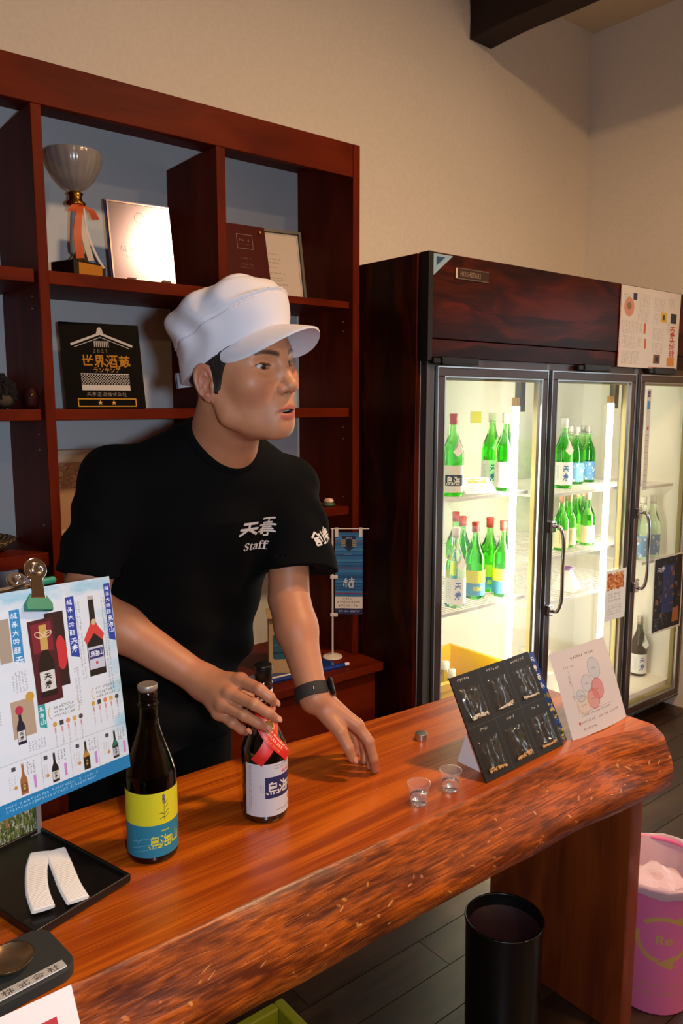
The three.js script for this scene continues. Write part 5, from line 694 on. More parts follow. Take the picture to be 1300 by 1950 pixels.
// ---------------------------------------------------------------- things on the floor
{
  const b = onY(957, 1752, 0.30), t = thing('waste_bin', 'round black waste bin under the counter', 'bin', [b.x + 0.005, 0, b.z]);
  part('bin_shell', lathe([[0.0001, 0.002], [0.078, 0.002], [0.08, 0.006], [0.084, 0.30], [0.0865, 0.304], [0.084, 0.308], [0.08, 0.304], [0.075, 0.012], [0.0001, 0.012]], 56), phys(0x0b0a0b, 0.3, { clearcoat: 0.3 }), t, 'glossy black shell'); part('inner_liner', lathe([[0.0001, 0.25], [0.05, 0.255], [0.079, 0.28]], 40), std(0x2a070c, 0.6, 0, { side: THREE.DoubleSide }), t, 'dark red lining');
  const p = onY(1228, 1888, 0.0), k = thing('recycling_bin', 'pink plastic recycling bin with a white bag behind the counter leg', 'bin', [p.x + 0.02, 0, p.z]);
  const rt = canvasTex(1024, 512, (g, W, H) => { g.fillStyle = '#f07ab0'; g.fillRect(0, 0, W, H); const c = W * 0.39; g.strokeStyle = g.fillStyle = '#d9b06a'; g.lineWidth = 16; g.beginPath(); g.arc(c, 200, 88, -0.5, 1.2); g.stroke(); g.beginPath(); g.arc(c, 200, 88, 1.7, 3.4); g.stroke(); g.beginPath(); g.arc(c, 200, 88, 3.9, 5.4); g.stroke(); g.beginPath(); g.moveTo(c + 30, 110); g.lineTo(c + 90, 90); g.lineTo(c + 70, 150); g.fill(); g.beginPath(); g.moveTo(c - 20, 300); g.lineTo(c + 40, 260); g.lineTo(c + 40, 320); g.fill(); g.font = 'bold 52px sans-serif'; g.fillText('Re', c - 30, 218); tiny(g, c - 90, 380, 190, 70, 26, '#cf9a6e'); });
  const prof = [[0.0001, 0.002], [0.088, 0.002], [0.092, 0.008], [0.118, 0.33], [0.122, 0.334], [0.116, 0.338], [0.113, 0.33], [0.088, 0.014], [0.0001, 0.014]];
  part('bin_shell', new THREE.CylinderGeometry(0.118, 0.091, 0.325, 56, 1, true, Math.PI * 0, Math.PI * 2).rotateY(-3.32).translate(0, 0.1675, 0), phys(0xffffff, 0.35, { map: rt, side: THREE.DoubleSide }), k, 'pink shell with recycling arrows'); part('rim', new THREE.TorusGeometry(0.119, 0.006, 10, 56).rotateX(Math.PI / 2).translate(0, 0.33, 0), phys(0xf07ab0, 0.35), k); part('bin_floor', new THREE.CylinderGeometry(0.09, 0.09, 0.008, 40).translate(0, 0.006, 0), phys(0xf07ab0, 0.4), k);
  const bag = [], bi = [], N = 64, rows = [[0.09, 0.24], [0.108, 0.30], [0.117, 0.336], [0.125, 0.339], [0.128, 0.332], [0.126, 0.316]]; rows.forEach(([r, y], j) => { for (let i = 0; i <= N; i++) { const a = i / N * 6.2832, n = noise3(Math.sin(a) * 6, j * 0.8, Math.cos(a) * 6) - 0.5; bag.push((r + n * 0.012) * Math.sin(a), y + n * (j > 3 ? 0.022 : 0.008), (r + n * 0.012) * Math.cos(a)); } }); for (let j = 0; j < rows.length - 1; j++) for (let i = 0; i < N; i++) { const a = j * (N + 1) + i; bi.push(a, a + 1, a + N + 1, a + 1, a + N + 2, a + N + 1); }
  const bg = new THREE.BufferGeometry(); bg.setAttribute('position', new THREE.Float32BufferAttribute(bag, 3)); bg.setIndex(bi); bg.computeVertexNormals(); part('bag', bg, phys(0xf4e4ea, 0.4, { transmission: 0.45, thickness: 0, side: THREE.DoubleSide }), k, 'thin white plastic bag'); const cr = new THREE.IcosahedronGeometry(0.075, 6), q = cr.attributes.position; for (let i = 0; i < q.count; i++) { const v = V(q.getX(i), q.getY(i), q.getZ(i)); v.multiplyScalar(1 + 0.5 * (noise3(v.x * 40, v.y * 40, v.z * 40) - 0.5)); q.setXYZ(i, v.x, v.y * 0.5 + 0.27, v.z); } cr.computeVertexNormals(); part('crumpled_bag', cr, phys(0xf6dbe4, 0.45, { transmission: 0.3, thickness: 0 }), k, 'crumpled plastic inside');
  // yellow bottle crate on the floor under the front of the slab
  const ck = thing('bottle_crate', 'olive-yellow plastic bottle crate on the floor under the counter', 'crate', [0, 0, 0]), yl = phys(0x8a8612, 0.5, {}), xr = onY(563, 1925, 0.30).x, x0 = xr - 0.36, z0 = -1.12, z1 = -0.74;
  for (const [a, b, c, d] of [[x0, x0 + 0.02, z0, z1], [xr - 0.02, xr, z0, z1], [x0 + 0.02, xr - 0.02, z0, z0 + 0.02], [x0 + 0.02, xr - 0.02, z1 - 0.02, z1]]) part('crate_wall', bx(a, b, 0.005, 0.30, c, d, { r: 0.004 }), yl, ck);
  for (let i = 1; i < 5; i++) part('divider', bx(x0 + 0.02, xr - 0.02, 0.02, 0.25, lerp(z0, z1, i / 5) - 0.003, lerp(z0, z1, i / 5) + 0.003), yl, ck);
  for (let i = 1; i < 4; i++) part('divider', bx(lerp(x0, xr, i / 4) - 0.003, lerp(x0, xr, i / 4) + 0.003, 0.02, 0.25, z0 + 0.02, z1 - 0.02), yl, ck);
  part('crate_floor', bx(x0, xr, 0.0, 0.012, z0, z1), yl, ck);
}
// ---------------------------------------------------------------- the person
// surface nets: meshes a signed distance field; returns positions with gradient normals
function meshField(f, lo, hi, cell) {
  const nx = Math.ceil((hi[0] - lo[0]) / cell) + 1, ny = Math.ceil((hi[1] - lo[1]) / cell) + 1, nz = Math.ceil((hi[2] - lo[2]) / cell) + 1;
  const F = new Float32Array(nx * ny * nz), id = (i, j, k) => i + nx * (j + ny * k);
  // coarse skip: cells far from the surface are not refined
  const S = 4;
  for (let k = 0; k < nz; k += S) for (let j = 0; j < ny; j += S) for (let i = 0; i < nx; i += S) {
    const c = f(lo[0] + (i + S / 2) * cell, lo[1] + (j + S / 2) * cell, lo[2] + (k + S / 2) * cell), far = Math.abs(c) > S * cell * 3.2;
    for (let kk = k; kk < Math.min(nz, k + S); kk++) for (let jj = j; jj < Math.min(ny, j + S); jj++) for (let ii = i; ii < Math.min(nx, i + S); ii++) F[id(ii, jj, kk)] = far ? c : f(lo[0] + ii * cell, lo[1] + jj * cell, lo[2] + kk * cell);
  }
  const vid = new Int32Array(nx * ny * nz).fill(-1), pos = [], idx = [];
  for (let k = 0; k < nz - 1; k++) for (let j = 0; j < ny - 1; j++) for (let i = 0; i < nx - 1; i++) {
    let n = 0, sx = 0, sy = 0, sz = 0, neg = 0; const v = [];
    for (let c = 0; c < 8; c++) { const q = F[id(i + (c & 1), j + ((c >> 1) & 1), k + (c >> 2))]; v.push(q); if (q < 0) neg++; }
    if (!neg || neg === 8) continue;
    for (let c = 0; c < 8; c++) for (const b of [1, 2, 4]) { if (c & b) continue; const e = c | b; if ((v[c] < 0) === (v[e] < 0)) continue; const t = v[c] / (v[c] - v[e]); sx += (c & 1) + (b === 1 ? t : 0); sy += ((c >> 1) & 1) + (b === 2 ? t : 0); sz += (c >> 2) + (b === 4 ? t : 0); n++; }
    vid[id(i, j, k)] = pos.length / 3; pos.push(lo[0] + (i + sx / n) * cell, lo[1] + (j + sy / n) * cell, lo[2] + (k + sz / n) * cell);
  }
  const quad = (a, b, c, d, flip) => { if (a < 0 || b < 0 || c < 0 || d < 0) return; flip ? idx.push(a, c, b, a, d, c) : idx.push(a, b, c, a, c, d); };
  for (let k = 1; k < nz - 1; k++) for (let j = 1; j < ny - 1; j++) for (let i = 1; i < nx - 1; i++) {
    const a = F[id(i, j, k)] < 0;
    if (a !== F[id(i + 1, j, k)] < 0) quad(vid[id(i, j - 1, k - 1)], vid[id(i, j, k - 1)], vid[id(i, j, k)], vid[id(i, j - 1, k)], !a);
    if (a !== F[id(i, j + 1, k)] < 0) quad(vid[id(i - 1, j, k - 1)], vid[id(i - 1, j, k)], vid[id(i, j, k)], vid[id(i, j, k - 1)], !a);
    if (a !== F[id(i, j, k + 1)] < 0) quad(vid[id(i - 1, j - 1, k)], vid[id(i, j - 1, k)], vid[id(i, j, k)], vid[id(i - 1, j, k)], !a);
  }
  const g = new THREE.BufferGeometry(), P = new Float32Array(pos), N = new Float32Array(pos.length), e = cell * 0.6;
  for (let i = 0; i < P.length; i += 3) { const [x, y, z] = [P[i], P[i + 1], P[i + 2]]; let a = f(x + e, y, z) - f(x - e, y, z), b = f(x, y + e, z) - f(x, y - e, z), c = f(x, y, z + e) - f(x, y, z - e); const l = Math.hypot(a, b, c) || 1; N[i] = a / l; N[i + 1] = b / l; N[i + 2] = c / l; }
  g.setAttribute('position', new THREE.BufferAttribute(P, 3)); g.setAttribute('normal', new THREE.BufferAttribute(N, 3)); g.setIndex(idx); return g;
}
const smin = (a, b, k) => { const h = Math.max(k - Math.abs(a - b), 0) / k; return Math.min(a, b) - h * h * k * 0.25; };
const smax = (a, b, k) => -smin(-a, -b, k);
function cone(a, b, ra, rb) {                         // tapered capsule
  const bx_ = b.x - a.x, by = b.y - a.y, bz = b.z - a.z, L = bx_ * bx_ + by * by + bz * bz;
  return (x, y, z) => { const px = x - a.x, py = y - a.y, pz = z - a.z, h = clamp((px * bx_ + py * by + pz * bz) / L, 0, 1), dx = px - bx_ * h, dy = py - by * h, dz = pz - bz * h; return Math.sqrt(dx * dx + dy * dy + dz * dz) - (ra + (rb - ra) * h); };
}
function ell(cx, cy, cz, rx, ry, rz) { return (x, y, z) => { const a = (x - cx) / rx, b = (y - cy) / ry, c = (z - cz) / rz, k0 = Math.sqrt(a * a + b * b + c * c), k1 = Math.sqrt((a / rx) ** 2 + (b / ry) ** 2 + (c / rz) ** 2); return k1 < 1e-9 ? -Math.min(rx, ry, rz) : k0 * (k0 - 1) / k1; }; }
const bounds = (pts, pad) => { const b = new THREE.Box3().setFromPoints(pts); return [[b.min.x - pad, b.min.y - pad, b.min.z - pad], [b.max.x + pad, b.max.y + pad, b.max.z + pad]]; };
function paint(g, fn) { const p = g.attributes.position, c = new Float32Array(p.count * 3); for (let i = 0; i < p.count; i++) c.set(fn(p.getX(i), p.getY(i), p.getZ(i)), i * 3); g.setAttribute('color', new THREE.BufferAttribute(c, 3)); return g; }
const lin = (hex) => { const c = new THREE.Color(hex); return [c.r, c.g, c.b]; };
const mix3 = (a, b, t) => [lerp(a[0], b[0], t), lerp(a[1], b[1], t), lerp(a[2], b[2], t)];

const person = thing('person', 'man in white cap and black staff T-shirt leaning over the wooden counter', 'person', [0.70, 0, -1.5]);
const toPerson = new THREE.Matrix4().makeTranslation(-0.70, 0, 1.5);
const headM = new THREE.Matrix4().makeRotationFromEuler(new THREE.Euler(-0.02, 17 * Math.PI / 180, 0.095, 'YXZ')).setPosition(at(456, 726, 1.33));
const headInv = headM.clone().invert();
const J = {
  neck: V(0.735, 1.345, -1.262), shR: at(216, 912, 1.41), shL: at(548, 925, 1.61), elR: at(160, 1150, 1.37), wrR: at(388, 1298, 1.345), elL: at(550, 1140, 1.57), wrL: at(596, 1325, 1.475),
};
const SKIN = lin(0xbd805c), SKINRED = lin(0xa65a48), LIP = lin(0xa04a44), DARK = lin(0x16100d), BROW = lin(0x2a1c16), EYEW = lin(0xb9b2ac);
{
  // ---- head, in its own frame (y up, z towards the face, x towards his left)
  const nk = J.neck.clone().applyMatrix4(headInv);
  const skull = ell(0, 0.05, -0.006, 0.0765, 0.088, 0.099), face = ell(0, -0.008, 0.034, 0.0645, 0.092, 0.0625), cran = [skull, face];
  const mir = (fn) => (x, y, z) => fn(Math.abs(x), y, z);
  const jaw1 = mir(cone(V(0.0625, -0.012, 0.0), V(0.051, -0.053, 0.016), 0.0125, 0.0125)), jaw2 = mir(cone(V(0.051, -0.053, 0.016), V(0.013, -0.079, 0.074), 0.0125, 0.0155));
  const chin = ell(0, -0.0775, 0.078, 0.019, 0.0145, 0.0155), cheek = mir(ell(0.044, -0.003, 0.062, 0.022, 0.02, 0.0215)), brow = mir(cone(V(0.008, 0.043, 0.086), V(0.043, 0.045, 0.069), 0.0095, 0.0085));
  const muzzle = ell(0, -0.05, 0.077, 0.027, 0.03, 0.0235), nose1 = cone(V(0, 0.031, 0.088), V(0, -0.006, 0.1065), 0.0078, 0.0105), tip = ell(0, -0.0115, 0.1095, 0.0125, 0.0105, 0.0115), ala = mir(ell(0.0135, -0.0155, 0.098, 0.0078, 0.0078, 0.0105));
  const nostril = mir(ell(0.0075, -0.0225, 0.1055, 0.0042, 0.0032, 0.006));
  const socket = mir(ell(0.033, 0.0235, 0.0955, 0.021, 0.0125, 0.0135)), eyeC = V(0.0325, 0.0225, 0.0705), lid = mir(ell(eyeC.x, eyeC.y, eyeC.z, 0.0152, 0.0140, 0.0140));
  const slit = mir((x, y, z) => { const u = (x - 0.033) / 0.0145, w = 0.0040 * Math.max(0, 1 - u * u) ** 0.6, c = 0.0226 + u * 0.0012; return Math.max(Math.abs(y - c) - w, 0.074 - z); });
  const upLip = (x, y, z) => ell(0, -0.0455 - Math.abs(x) * 0.10, 0.0935, 0.0235, 0.0052, 0.0092)(x, y, z), loLip = ell(0, -0.0605, 0.0925, 0.0185, 0.0062, 0.0092), gap = ell(0, -0.0525, 0.101, 0.0155, 0.0027, 0.013);
  const throat = cone(V(0, -0.050, 0.022), nk.clone().add(V(0, 0.0, 0.03)), 0.034, 0.036), neckC = cone(V(0, -0.035, -0.028), nk, 0.052, 0.058);
  const scm = mir(cone(V(0.058, -0.03, -0.025), V(0.02, nk.y - 0.03, nk.z + 0.05), 0.010, 0.009));
  const chestC = cone(nk.clone().add(V(0, -0.005, 0.008)), V(0.742, 1.28, -1.292).applyMatrix4(headInv), 0.053, 0.055);
  // ear: a tilted dish with a rolled rim
  const earQ = (x, y, z) => { const X = Math.abs(x) - 0.0745, c = Math.cos(0.42), s = Math.sin(0.42), a = X * c - (-(z + 0.006)) * s * -1, Z = z + 0.006; return [X * c + Z * s, y - 0.001 - Z * 0.25, -X * s + Z * c]; };
  const ear = (x, y, z) => {
    const [a, b, c] = earQ(x, y, z), top = clamp((b + 0.03) / 0.06, 0, 1), rz = lerp(0.0105, 0.0185, top), cz = lerp(0.003, -0.005, top);
    const q = Math.hypot(b / 0.031, (c - cz) / rz), flat = Math.max((q - 1) * 0.018, Math.abs(a - 0.004) - 0.0032);
    const rim = Math.hypot((q - 0.93) * 0.02, a - 0.0065) - 0.0034, conc = Math.hypot((b + 0.004) / 1.35, c - 0.004, (a - 0.009) * 1.3) - 0.0095, anti = Math.hypot((q - 0.55) * 0.02, a - 0.0062) - 0.0028;
    let d = smin(flat, b < -0.018 ? 9 : rim, 0.004); if (c < 0.004) d = smin(d, anti, 0.003); d = smax(d, -conc, 0.003);
    return d;
  };
  const tragus = mir(ell(0.0755, -0.002, 0.0075, 0.0048, 0.0075, 0.004));
  const headF = (x, y, z) => {
    let d = smin(skull(x, y, z), face(x, y, z), 0.03);
    d = smin(d, jaw1(x, y, z), 0.022); d = smin(d, jaw2(x, y, z), 0.024); d = smin(d, chin(x, y, z), 0.02); d = smin(d, cheek(x, y, z), 0.024); d = smin(d, brow(x, y, z), 0.016); d = smin(d, muzzle(x, y, z), 0.02);
    d = smax(d, -socket(x, y, z), 0.014);
    d = smin(d, nose1(x, y, z), 0.015); d = smin(d, tip(x, y, z), 0.01); d = smin(d, ala(x, y, z), 0.006); d = smax(d, -nostril(x, y, z), 0.003);
    d = smin(d, lid(x, y, z), 0.006); d = smax(d, -slit(x, y, z), 0.0018);
    d = smin(d, upLip(x, y, z), 0.005); d = smin(d, loLip(x, y, z), 0.006); d = smax(d, -gap(x, y, z), 0.003);
    let n = smin(neckC(x, y, z), throat(x, y, z), 0.03); n = smin(n, chestC(x, y, z), 0.03);
    d = smin(d, n, 0.018); d = smin(d, Math.min(ear(x, y, z), tragus(x, y, z)), 0.006);
    return d;
  };
  const headG = meshField(headF, [-0.105, Math.min(nk.y, -0.13) - 0.035, -0.12], [0.105, 0.145, 0.128], 0.0024);
  paint(headG, (x, y, z) => {
    const ax = Math.abs(x); let c = SKIN, n = noise3(x * 90, y * 90, z * 90) - 0.5;
    c = mix3(c, SKINRED, 0.34 * sstep(0.036, 0.006, Math.hypot(ax - 0.046, (y + 0.012) * 0.9, (z - 0.07) * 0.6)) + 0.3 * sstep(0.02, 0.004, Math.hypot(x, y + 0.012, z - 0.112)) + (ax > 0.074 ? 0.5 * sstep(0.074, 0.08, ax) : 0));
    const lu = -0.0465 - ax * 0.09, inUp = sstep(1.12, 0.86, Math.hypot((y - lu) / 0.0058, ax / 0.0235)), inLo = sstep(1.12, 0.86, Math.hypot((y + 0.0595) / 0.0078, ax / 0.0205));
    if (z > 0.07) c = mix3(c, LIP, clamp(inUp + inLo, 0, 1) * 0.85);
    if (z > 0.06 && z < 0.0975 && Math.abs(y + 0.0527) < 0.004 && ax < 0.018) c = DARK;
    const bt = clamp((ax - 0.012) / 0.04, 0, 1), by = 0.0405 + 0.0075 * Math.sin(bt * 2.2) - 0.004 * bt, bw = 0.0058 * (1 - 0.5 * bt);
    if (z > 0.03 && ax > 0.01 && ax < 0.054) c = mix3(c, BROW, 0.92 * sstep(bw, bw * 0.45, Math.abs(y - by) + n * 0.0016) * sstep(0.009, 0.014, ax) * sstep(0.055, 0.049, ax));
    const u = (ax - 0.033) / 0.0155; if (z > 0.06 && Math.abs(u) < 1) { const e = 0.0228 + u * 0.0012 + 0.0040 * (1 - u * u) ** 0.6; if (y > e - 0.0005 && y < e + 0.0017) c = mix3(c, DARK, 0.85); }
    if (Math.hypot(ax - 0.0075, y + 0.0225, (z - 0.104)) < 0.0045) c = mix3(c, DARK, 0.7);
    return c.map((v) => v * (1 + n * 0.1));
  });
  const eyes = [-1, 1].map((s) => {
    const e = new THREE.SphereGeometry(0.0127, 28, 20).translate(s * eyeC.x, eyeC.y, eyeC.z), look = V(0.06, -0.03, 0.99).normalize();
    return paint(e, (x, y, z) => { const d = V(x - s * eyeC.x, y - eyeC.y, z - eyeC.z).normalize().dot(look); return d > 0.86 ? (d > 0.97 ? lin(0x060505) : lin(0x1d100a)) : EYEW; });
  });
  const teeth = paint(new THREE.SphereGeometry(1, 16, 8).scale(0.0165, 0.0032, 0.006).translate(0, -0.0505, 0.089), () => lin(0xcfc3b4));
  const clean = (g) => { for (const k of Object.keys(g.attributes)) if (!['position', 'normal', 'color'].includes(k)) g.deleteAttribute(k); return g; };
  const headAll = mergeGeometries([headG, ...eyes, teeth].map(clean)).applyMatrix4(headM);

  // ---- arms with hands, fingers as separate chains
  const chain = (pts, radii) => pts.slice(1).map((p, i) => cone(pts[i], p, radii[i], radii[i + 1]));
  function armField(el, wr, palm, fingers, rEl, rMid, rWr) {
    const mid = el.clone().lerp(wr, 0.32), fore = [cone(el, mid, rEl, rMid), cone(mid, wr, rMid, rWr)];
    const fs = fingers.map(([pts, r]) => chain(pts, r)), pal = palm.map(([a, b, ra, rb]) => cone(a, b, ra, rb));
    return (x, y, z) => {
      let d = smin(fore[0](x, y, z), fore[1](x, y, z), 0.02), p = 9;
      for (const q of pal) p = smin(p, q(x, y, z), 0.011);
      d = smin(d, p, 0.022);
      let fmin = 9; for (const f of fs) { let c = 9; for (const q of f) c = smin(c, q(x, y, z), 0.0035); fmin = smin(fmin, c, 0.0012); }
      return smin(d, fmin, 0.0075);
    };
  }
  // right hand round the bottle neck
  const R = { i: [at(458, 1296, 1.298), at(494, 1313, 1.262), at(513, 1328, 1.262), at(522, 1338, 1.272)], m: [at(438, 1321, 1.285), at(484, 1341, 1.252), at(511, 1358, 1.258), at(525, 1369, 1.268)], r: [at(424, 1341, 1.283), at(464, 1362, 1.255), at(491, 1377, 1.262), at(506, 1387, 1.273)], l: [at(417, 1357, 1.292), at(443, 1377, 1.272), at(459, 1389, 1.278), at(468, 1394, 1.288)] };
  const fr = [0.0118, 0.0097, 0.0088, 0.0074];
  const thR = [J.wrR.clone().lerp(R.i[0], 0.35), at(455, 1318, 1.345), at(492, 1338, 1.352), at(515, 1350, 1.342)];
  const fieldR = armField(J.elR, J.wrR, ['i', 'm', 'r', 'l'].map((k, n) => [J.wrR.clone().lerp(R[k][0], 0.12), R[k][0], 0.0215, 0.0125]), [[R.i, fr], [R.m, fr], [R.r, fr.map((v) => v * 0.95)], [R.l, fr.map((v) => v * 0.84)], [thR, [0.018, 0.0135, 0.0105, 0.009]]], 0.041, 0.0375, 0.0265);
  // left hand, fingertips on the counter
  const L = { i: [at(679, 1381, 1.462), at(702, 1412, 1.455), at(711, 1445, 1.458), onY(713, 1466, T + 0.0075)], m: [at(670, 1374, 1.485), at(697, 1404, 1.482), at(705, 1436, 1.485), onY(704, 1459, T + 0.0075)], r: [at(658, 1371, 1.503), at(686, 1398, 1.508), at(694, 1428, 1.513), onY(693, 1449, T + 0.0075)], l: [at(646, 1372, 1.517), at(668, 1394, 1.535), at(676, 1418, 1.543), onY(677, 1434, T + 0.007)] };
  const thL = [at(620, 1358, 1.465), at(648, 1394, 1.443), at(663, 1424, 1.437), at(671, 1444, 1.44)];
  const fieldL = armField(J.elL, J.wrL, ['i', 'm', 'r', 'l'].map((k, n) => [J.wrL.clone().lerp(L[k][0], 0.14), L[k][0], 0.0215, 0.0125]), [[L.i, fr], [L.m, fr], [L.r, fr.map((v) => v * 0.95)], [L.l, fr.map((v) => v * 0.84)], [thL, [0.0175, 0.0135, 0.0105, 0.0085]]], 0.043, 0.0395, 0.0265);
  const armColor = (wr, tips, el) => (x, y, z) => {
    const n = noise3(x * 60, y * 60, z * 60) - 0.5, d = Math.min(...tips.map((t) => Math.hypot(x - t.x, y - t.y, z - t.z))), w = Math.hypot(x - wr.x, y - wr.y, z - wr.z);
    return mix3(SKIN, SKINRED, clamp(0.38 * sstep(0.045, 0.008, d) + 0.1 + n * 0.3, 0, 0.6)).map((v) => v * (1 + n * 0.08));
  };
  const nails = [];
  const nail = (tipP, prev, away, r) => { const f = tipP.clone().sub(prev).normalize(), up = away.clone().sub(f.clone().multiplyScalar(away.dot(f))).normalize(), side = up.clone().cross(f); const g = new THREE.SphereGeometry(1, 14, 10).scale(r * 0.72, 0.0016, r * 1.05); g.applyMatrix4(new THREE.Matrix4().makeBasis(side, up, f).setPosition(tipP.clone().add(f.clone().multiplyScalar(r * 0.25)).add(up.clone().multiplyScalar(r * 0.86)))); nails.push(paint(g, () => lin(0xc68c72))); };
  const toCam = (p) => camera.position.clone().sub(p).normalize();
  for (const k of ['i', 'm', 'r', 'l']) nail(R[k][3], R[k][2], toCam(R[k][3]).add(V(0.2, 0.5, 0)), 0.0072);
  for (const k of ['i', 'm', 'r', 'l']) nail(L[k][3], L[k][2], V(0.8, 0.35, 0.1), 0.0072);
  nail(thL[3], thL[2], V(0.1, 0.5, 0.9), 0.0082);
  const armsG = [[fieldR, J.elR, J.wrR, R], [fieldL, J.elL, J.wrL, L]].map(([f, el, wr, H]) => { const [lo, hi] = bounds([el, wr, ...Object.values(H).flat(), ...(H === L ? thL : thR)], 0.05); return paint(meshField(f, lo, hi, 0.0028), armColor(wr, Object.values(H).map((q) => q[3]), el)); });
  // ---- trunk, upper arms, legs and feet under the clothes
  const hip = V(0.70, 0.80, -1.5), legs = [];
  for (const s of [-1, 1]) { const h = V(0.70 + s * 0.085, 0.80, -1.51), k = V(0.70 + s * 0.11, 0.43, -1.53), a = V(0.70 + s * 0.12, 0.08, -1.6); legs.push(cone(h, k, 0.07, 0.05), cone(k, a, 0.048, 0.034), cone(a.clone().add(V(0, -0.03, -0.03)), a.clone().add(V(s * 0.02, -0.048, 0.13)), 0.032, 0.027)); }
  const trunk = [cone(hip, V(0.73, 1.2, -1.38), 0.085, 0.09), cone(V(0.73, 1.2, -1.38), J.neck, 0.08, 0.04), cone(J.shR, J.shL, 0.03, 0.03), cone(J.shR, J.elR, 0.040, 0.040), cone(J.shL, J.elL, 0.040, 0.042), ...legs];
  const bodyF = (x, y, z) => { let d = 9; for (const q of trunk) d = smin(d, q(x, y, z), 0.014); return d; };
  const bodyG = paint(meshField(bodyF, [0.3, 0, -1.75], [1.1, 1.42, -1.2], 0.011), () => mix3(SKIN, SKINRED, 0.1));
  const all = mergeGeometries([headAll, ...armsG, ...nails, bodyG].map(clean)).applyMatrix4(toPerson);
  part('body', all, phys(0xffffff, 0.5, { vertexColors: true, sheen: 0.15, clearcoat: 0.08, clearcoatRoughness: 0.5 }), person, 'bare skin of head, neck and arms');

  // ---- hair below the cap
  const hairF = (x, y, z) => {
    let d = smin(smin(skull(x, y, z), face(x, y, z), 0.03), jaw1(x, y, z), 0.022);
    const n = (noise3(x * 260, y * 120, z * 260) - 0.5) * 0.006, front = z - n - (y > 0.02 ? lerp(0.030, 0.052, clamp((y - 0.02) / 0.035, 0, 1)) : lerp(0.017, 0.030, clamp((y + 0.012) / 0.032, 0, 1)));
    const low = z > 0.009 ? -0.014 : z > -0.03 ? lerp(-0.02, 0.03, sstep(-0.035, -0.02, z)) : lerp(-0.045, -0.02, sstep(-0.05, -0.03, z));
    return Math.max(d - 0.0022 - 0.0022 * sstep(-0.01, 0.03, y) + 0.0012 * n / 0.006, low + n - y, front * 0.8, y - 0.085);
  };
  part('hair', meshField(hairF, [-0.1, -0.08, -0.12], [0.1, 0.1, 0.08], 0.0024).applyMatrix4(headM).applyMatrix4(toPerson), std(0x1b130f, 0.7), person, 'short black hair');

  // ---- cap: crown with band, peak and strap
  const lowCap = (z) => 0.034 + 0.45 * z + 0.9 * z * z, cy = Math.cos(0.24), sy = Math.sin(0.24);
  const band = (x, y, z) => { const q = Math.hypot(x / 0.0825, (z + 0.006) / 0.1035); return Math.max((q - 1) * 0.085, y - lowCap(z) - 0.062); };
  const crownE = ell(0, 0, 0, 0.098, 0.078, 0.108);
  const capF = (x, y, z) => {
    const dy = y - 0.100, dz = z + 0.013, Y = dy * cy - dz * sy, Z = dy * sy + dz * cy;
    const folds = 0.0045 * Math.sin(Z * 95 + x * 40 + Math.sin(Y * 60) * 1.6) * sstep(-0.06, 0.03, -z + 0.02) + 0.004 * (noise3(x * 26, y * 26, z * 26) - 0.5) + 0.0035 * Math.sin(Math.atan2(x, Z) * 5 + 0.7) * sstep(0.02, 0.06, Y);
    let d = smin(crownE(x, Y, Z) + folds, band(x, y, z), 0.012);
    d = smax(d, Y - 0.052 - 0.14 * Z + 0.8 * x * x, 0.02);
    const seamLine = Math.abs(y - lowCap(z) - 0.055) - 0.0012, seam2 = Math.abs(Y - 0.048) - 0.001;
    d += 0.0022 * sstep(0.0022, 0, Math.max(seamLine, 0)) + 0.001 * sstep(0.002, 0, Math.max(seam2, 0));
    return Math.max(d, lowCap(z) - y);
  };
  const white = phys(0xd4d2da, 0.85);
  const cap = part('cap', meshField(capF, [-0.12, -0.02, -0.135], [0.12, 0.205, 0.135], 0.0028).applyMatrix4(headM).applyMatrix4(toPerson), white, person, 'white cotton work cap');
  const peak = [], pi = [], NA = 40, NS = 8;
  for (let side = 0; side < 2; side++) for (let i = 0; i <= NA; i++) for (let j = 0; j <= NS; j++) {
    const ph = lerp(-1.2, 1.2, i / NA), s = j / NS, bx0 = 0.081 * Math.sin(ph), bz0 = 0.101 * Math.cos(ph) - 0.006, Lp = 0.062 * Math.cos(ph * 1.3) ** 0.55 || 0, ln = Math.max(Lp, 0.001);
    const ox = Math.sin(ph) * 0.62, oz = Math.cos(ph) * 0.9 + 0.12, y = lowCap(bz0) + 0.003 - s * ln * (0.06 + 0.72 * Math.sin(ph) ** 2) - 0.004 * s * s - 0.004 * Math.sin(ph) ** 2 * s;
    peak.push(bx0 + ox * ln * s, y + (side ? -0.0035 : 0), bz0 + oz * ln * s);
  }
  const ST = (NA + 1) * (NS + 1), P = (i, j, s) => s * ST + i * (NS + 1) + j;
  for (let i = 0; i < NA; i++) { for (let j = 0; j < NS; j++) { pi.push(P(i, j, 0), P(i, j + 1, 0), P(i + 1, j, 0), P(i, j + 1, 0), P(i + 1, j + 1, 0), P(i + 1, j, 0)); pi.push(P(i, j, 1), P(i + 1, j, 1), P(i, j + 1, 1), P(i, j + 1, 1), P(i + 1, j, 1), P(i + 1, j + 1, 1)); } pi.push(P(i, NS, 0), P(i, NS, 1), P(i + 1, NS, 0), P(i + 1, NS, 0), P(i, NS, 1), P(i + 1, NS, 1)); }
  let pg = new THREE.BufferGeometry(); pg.setAttribute('position', new THREE.Float32BufferAttribute(peak, 3)); pg.setIndex(pi); pg = toCreasedNormals(pg, 1.0);
  part('peak', pg.applyMatrix4(headM).applyMatrix4(toPerson), white, cap);
  const strapPts = []; for (let a = -0.75; a <= 0.76; a += 0.1) strapPts.push(V(0.088 * Math.sin(a), 0.002 - 0.004 * Math.cos(a) + 0.01, -0.004 - 0.113 * Math.cos(a)));
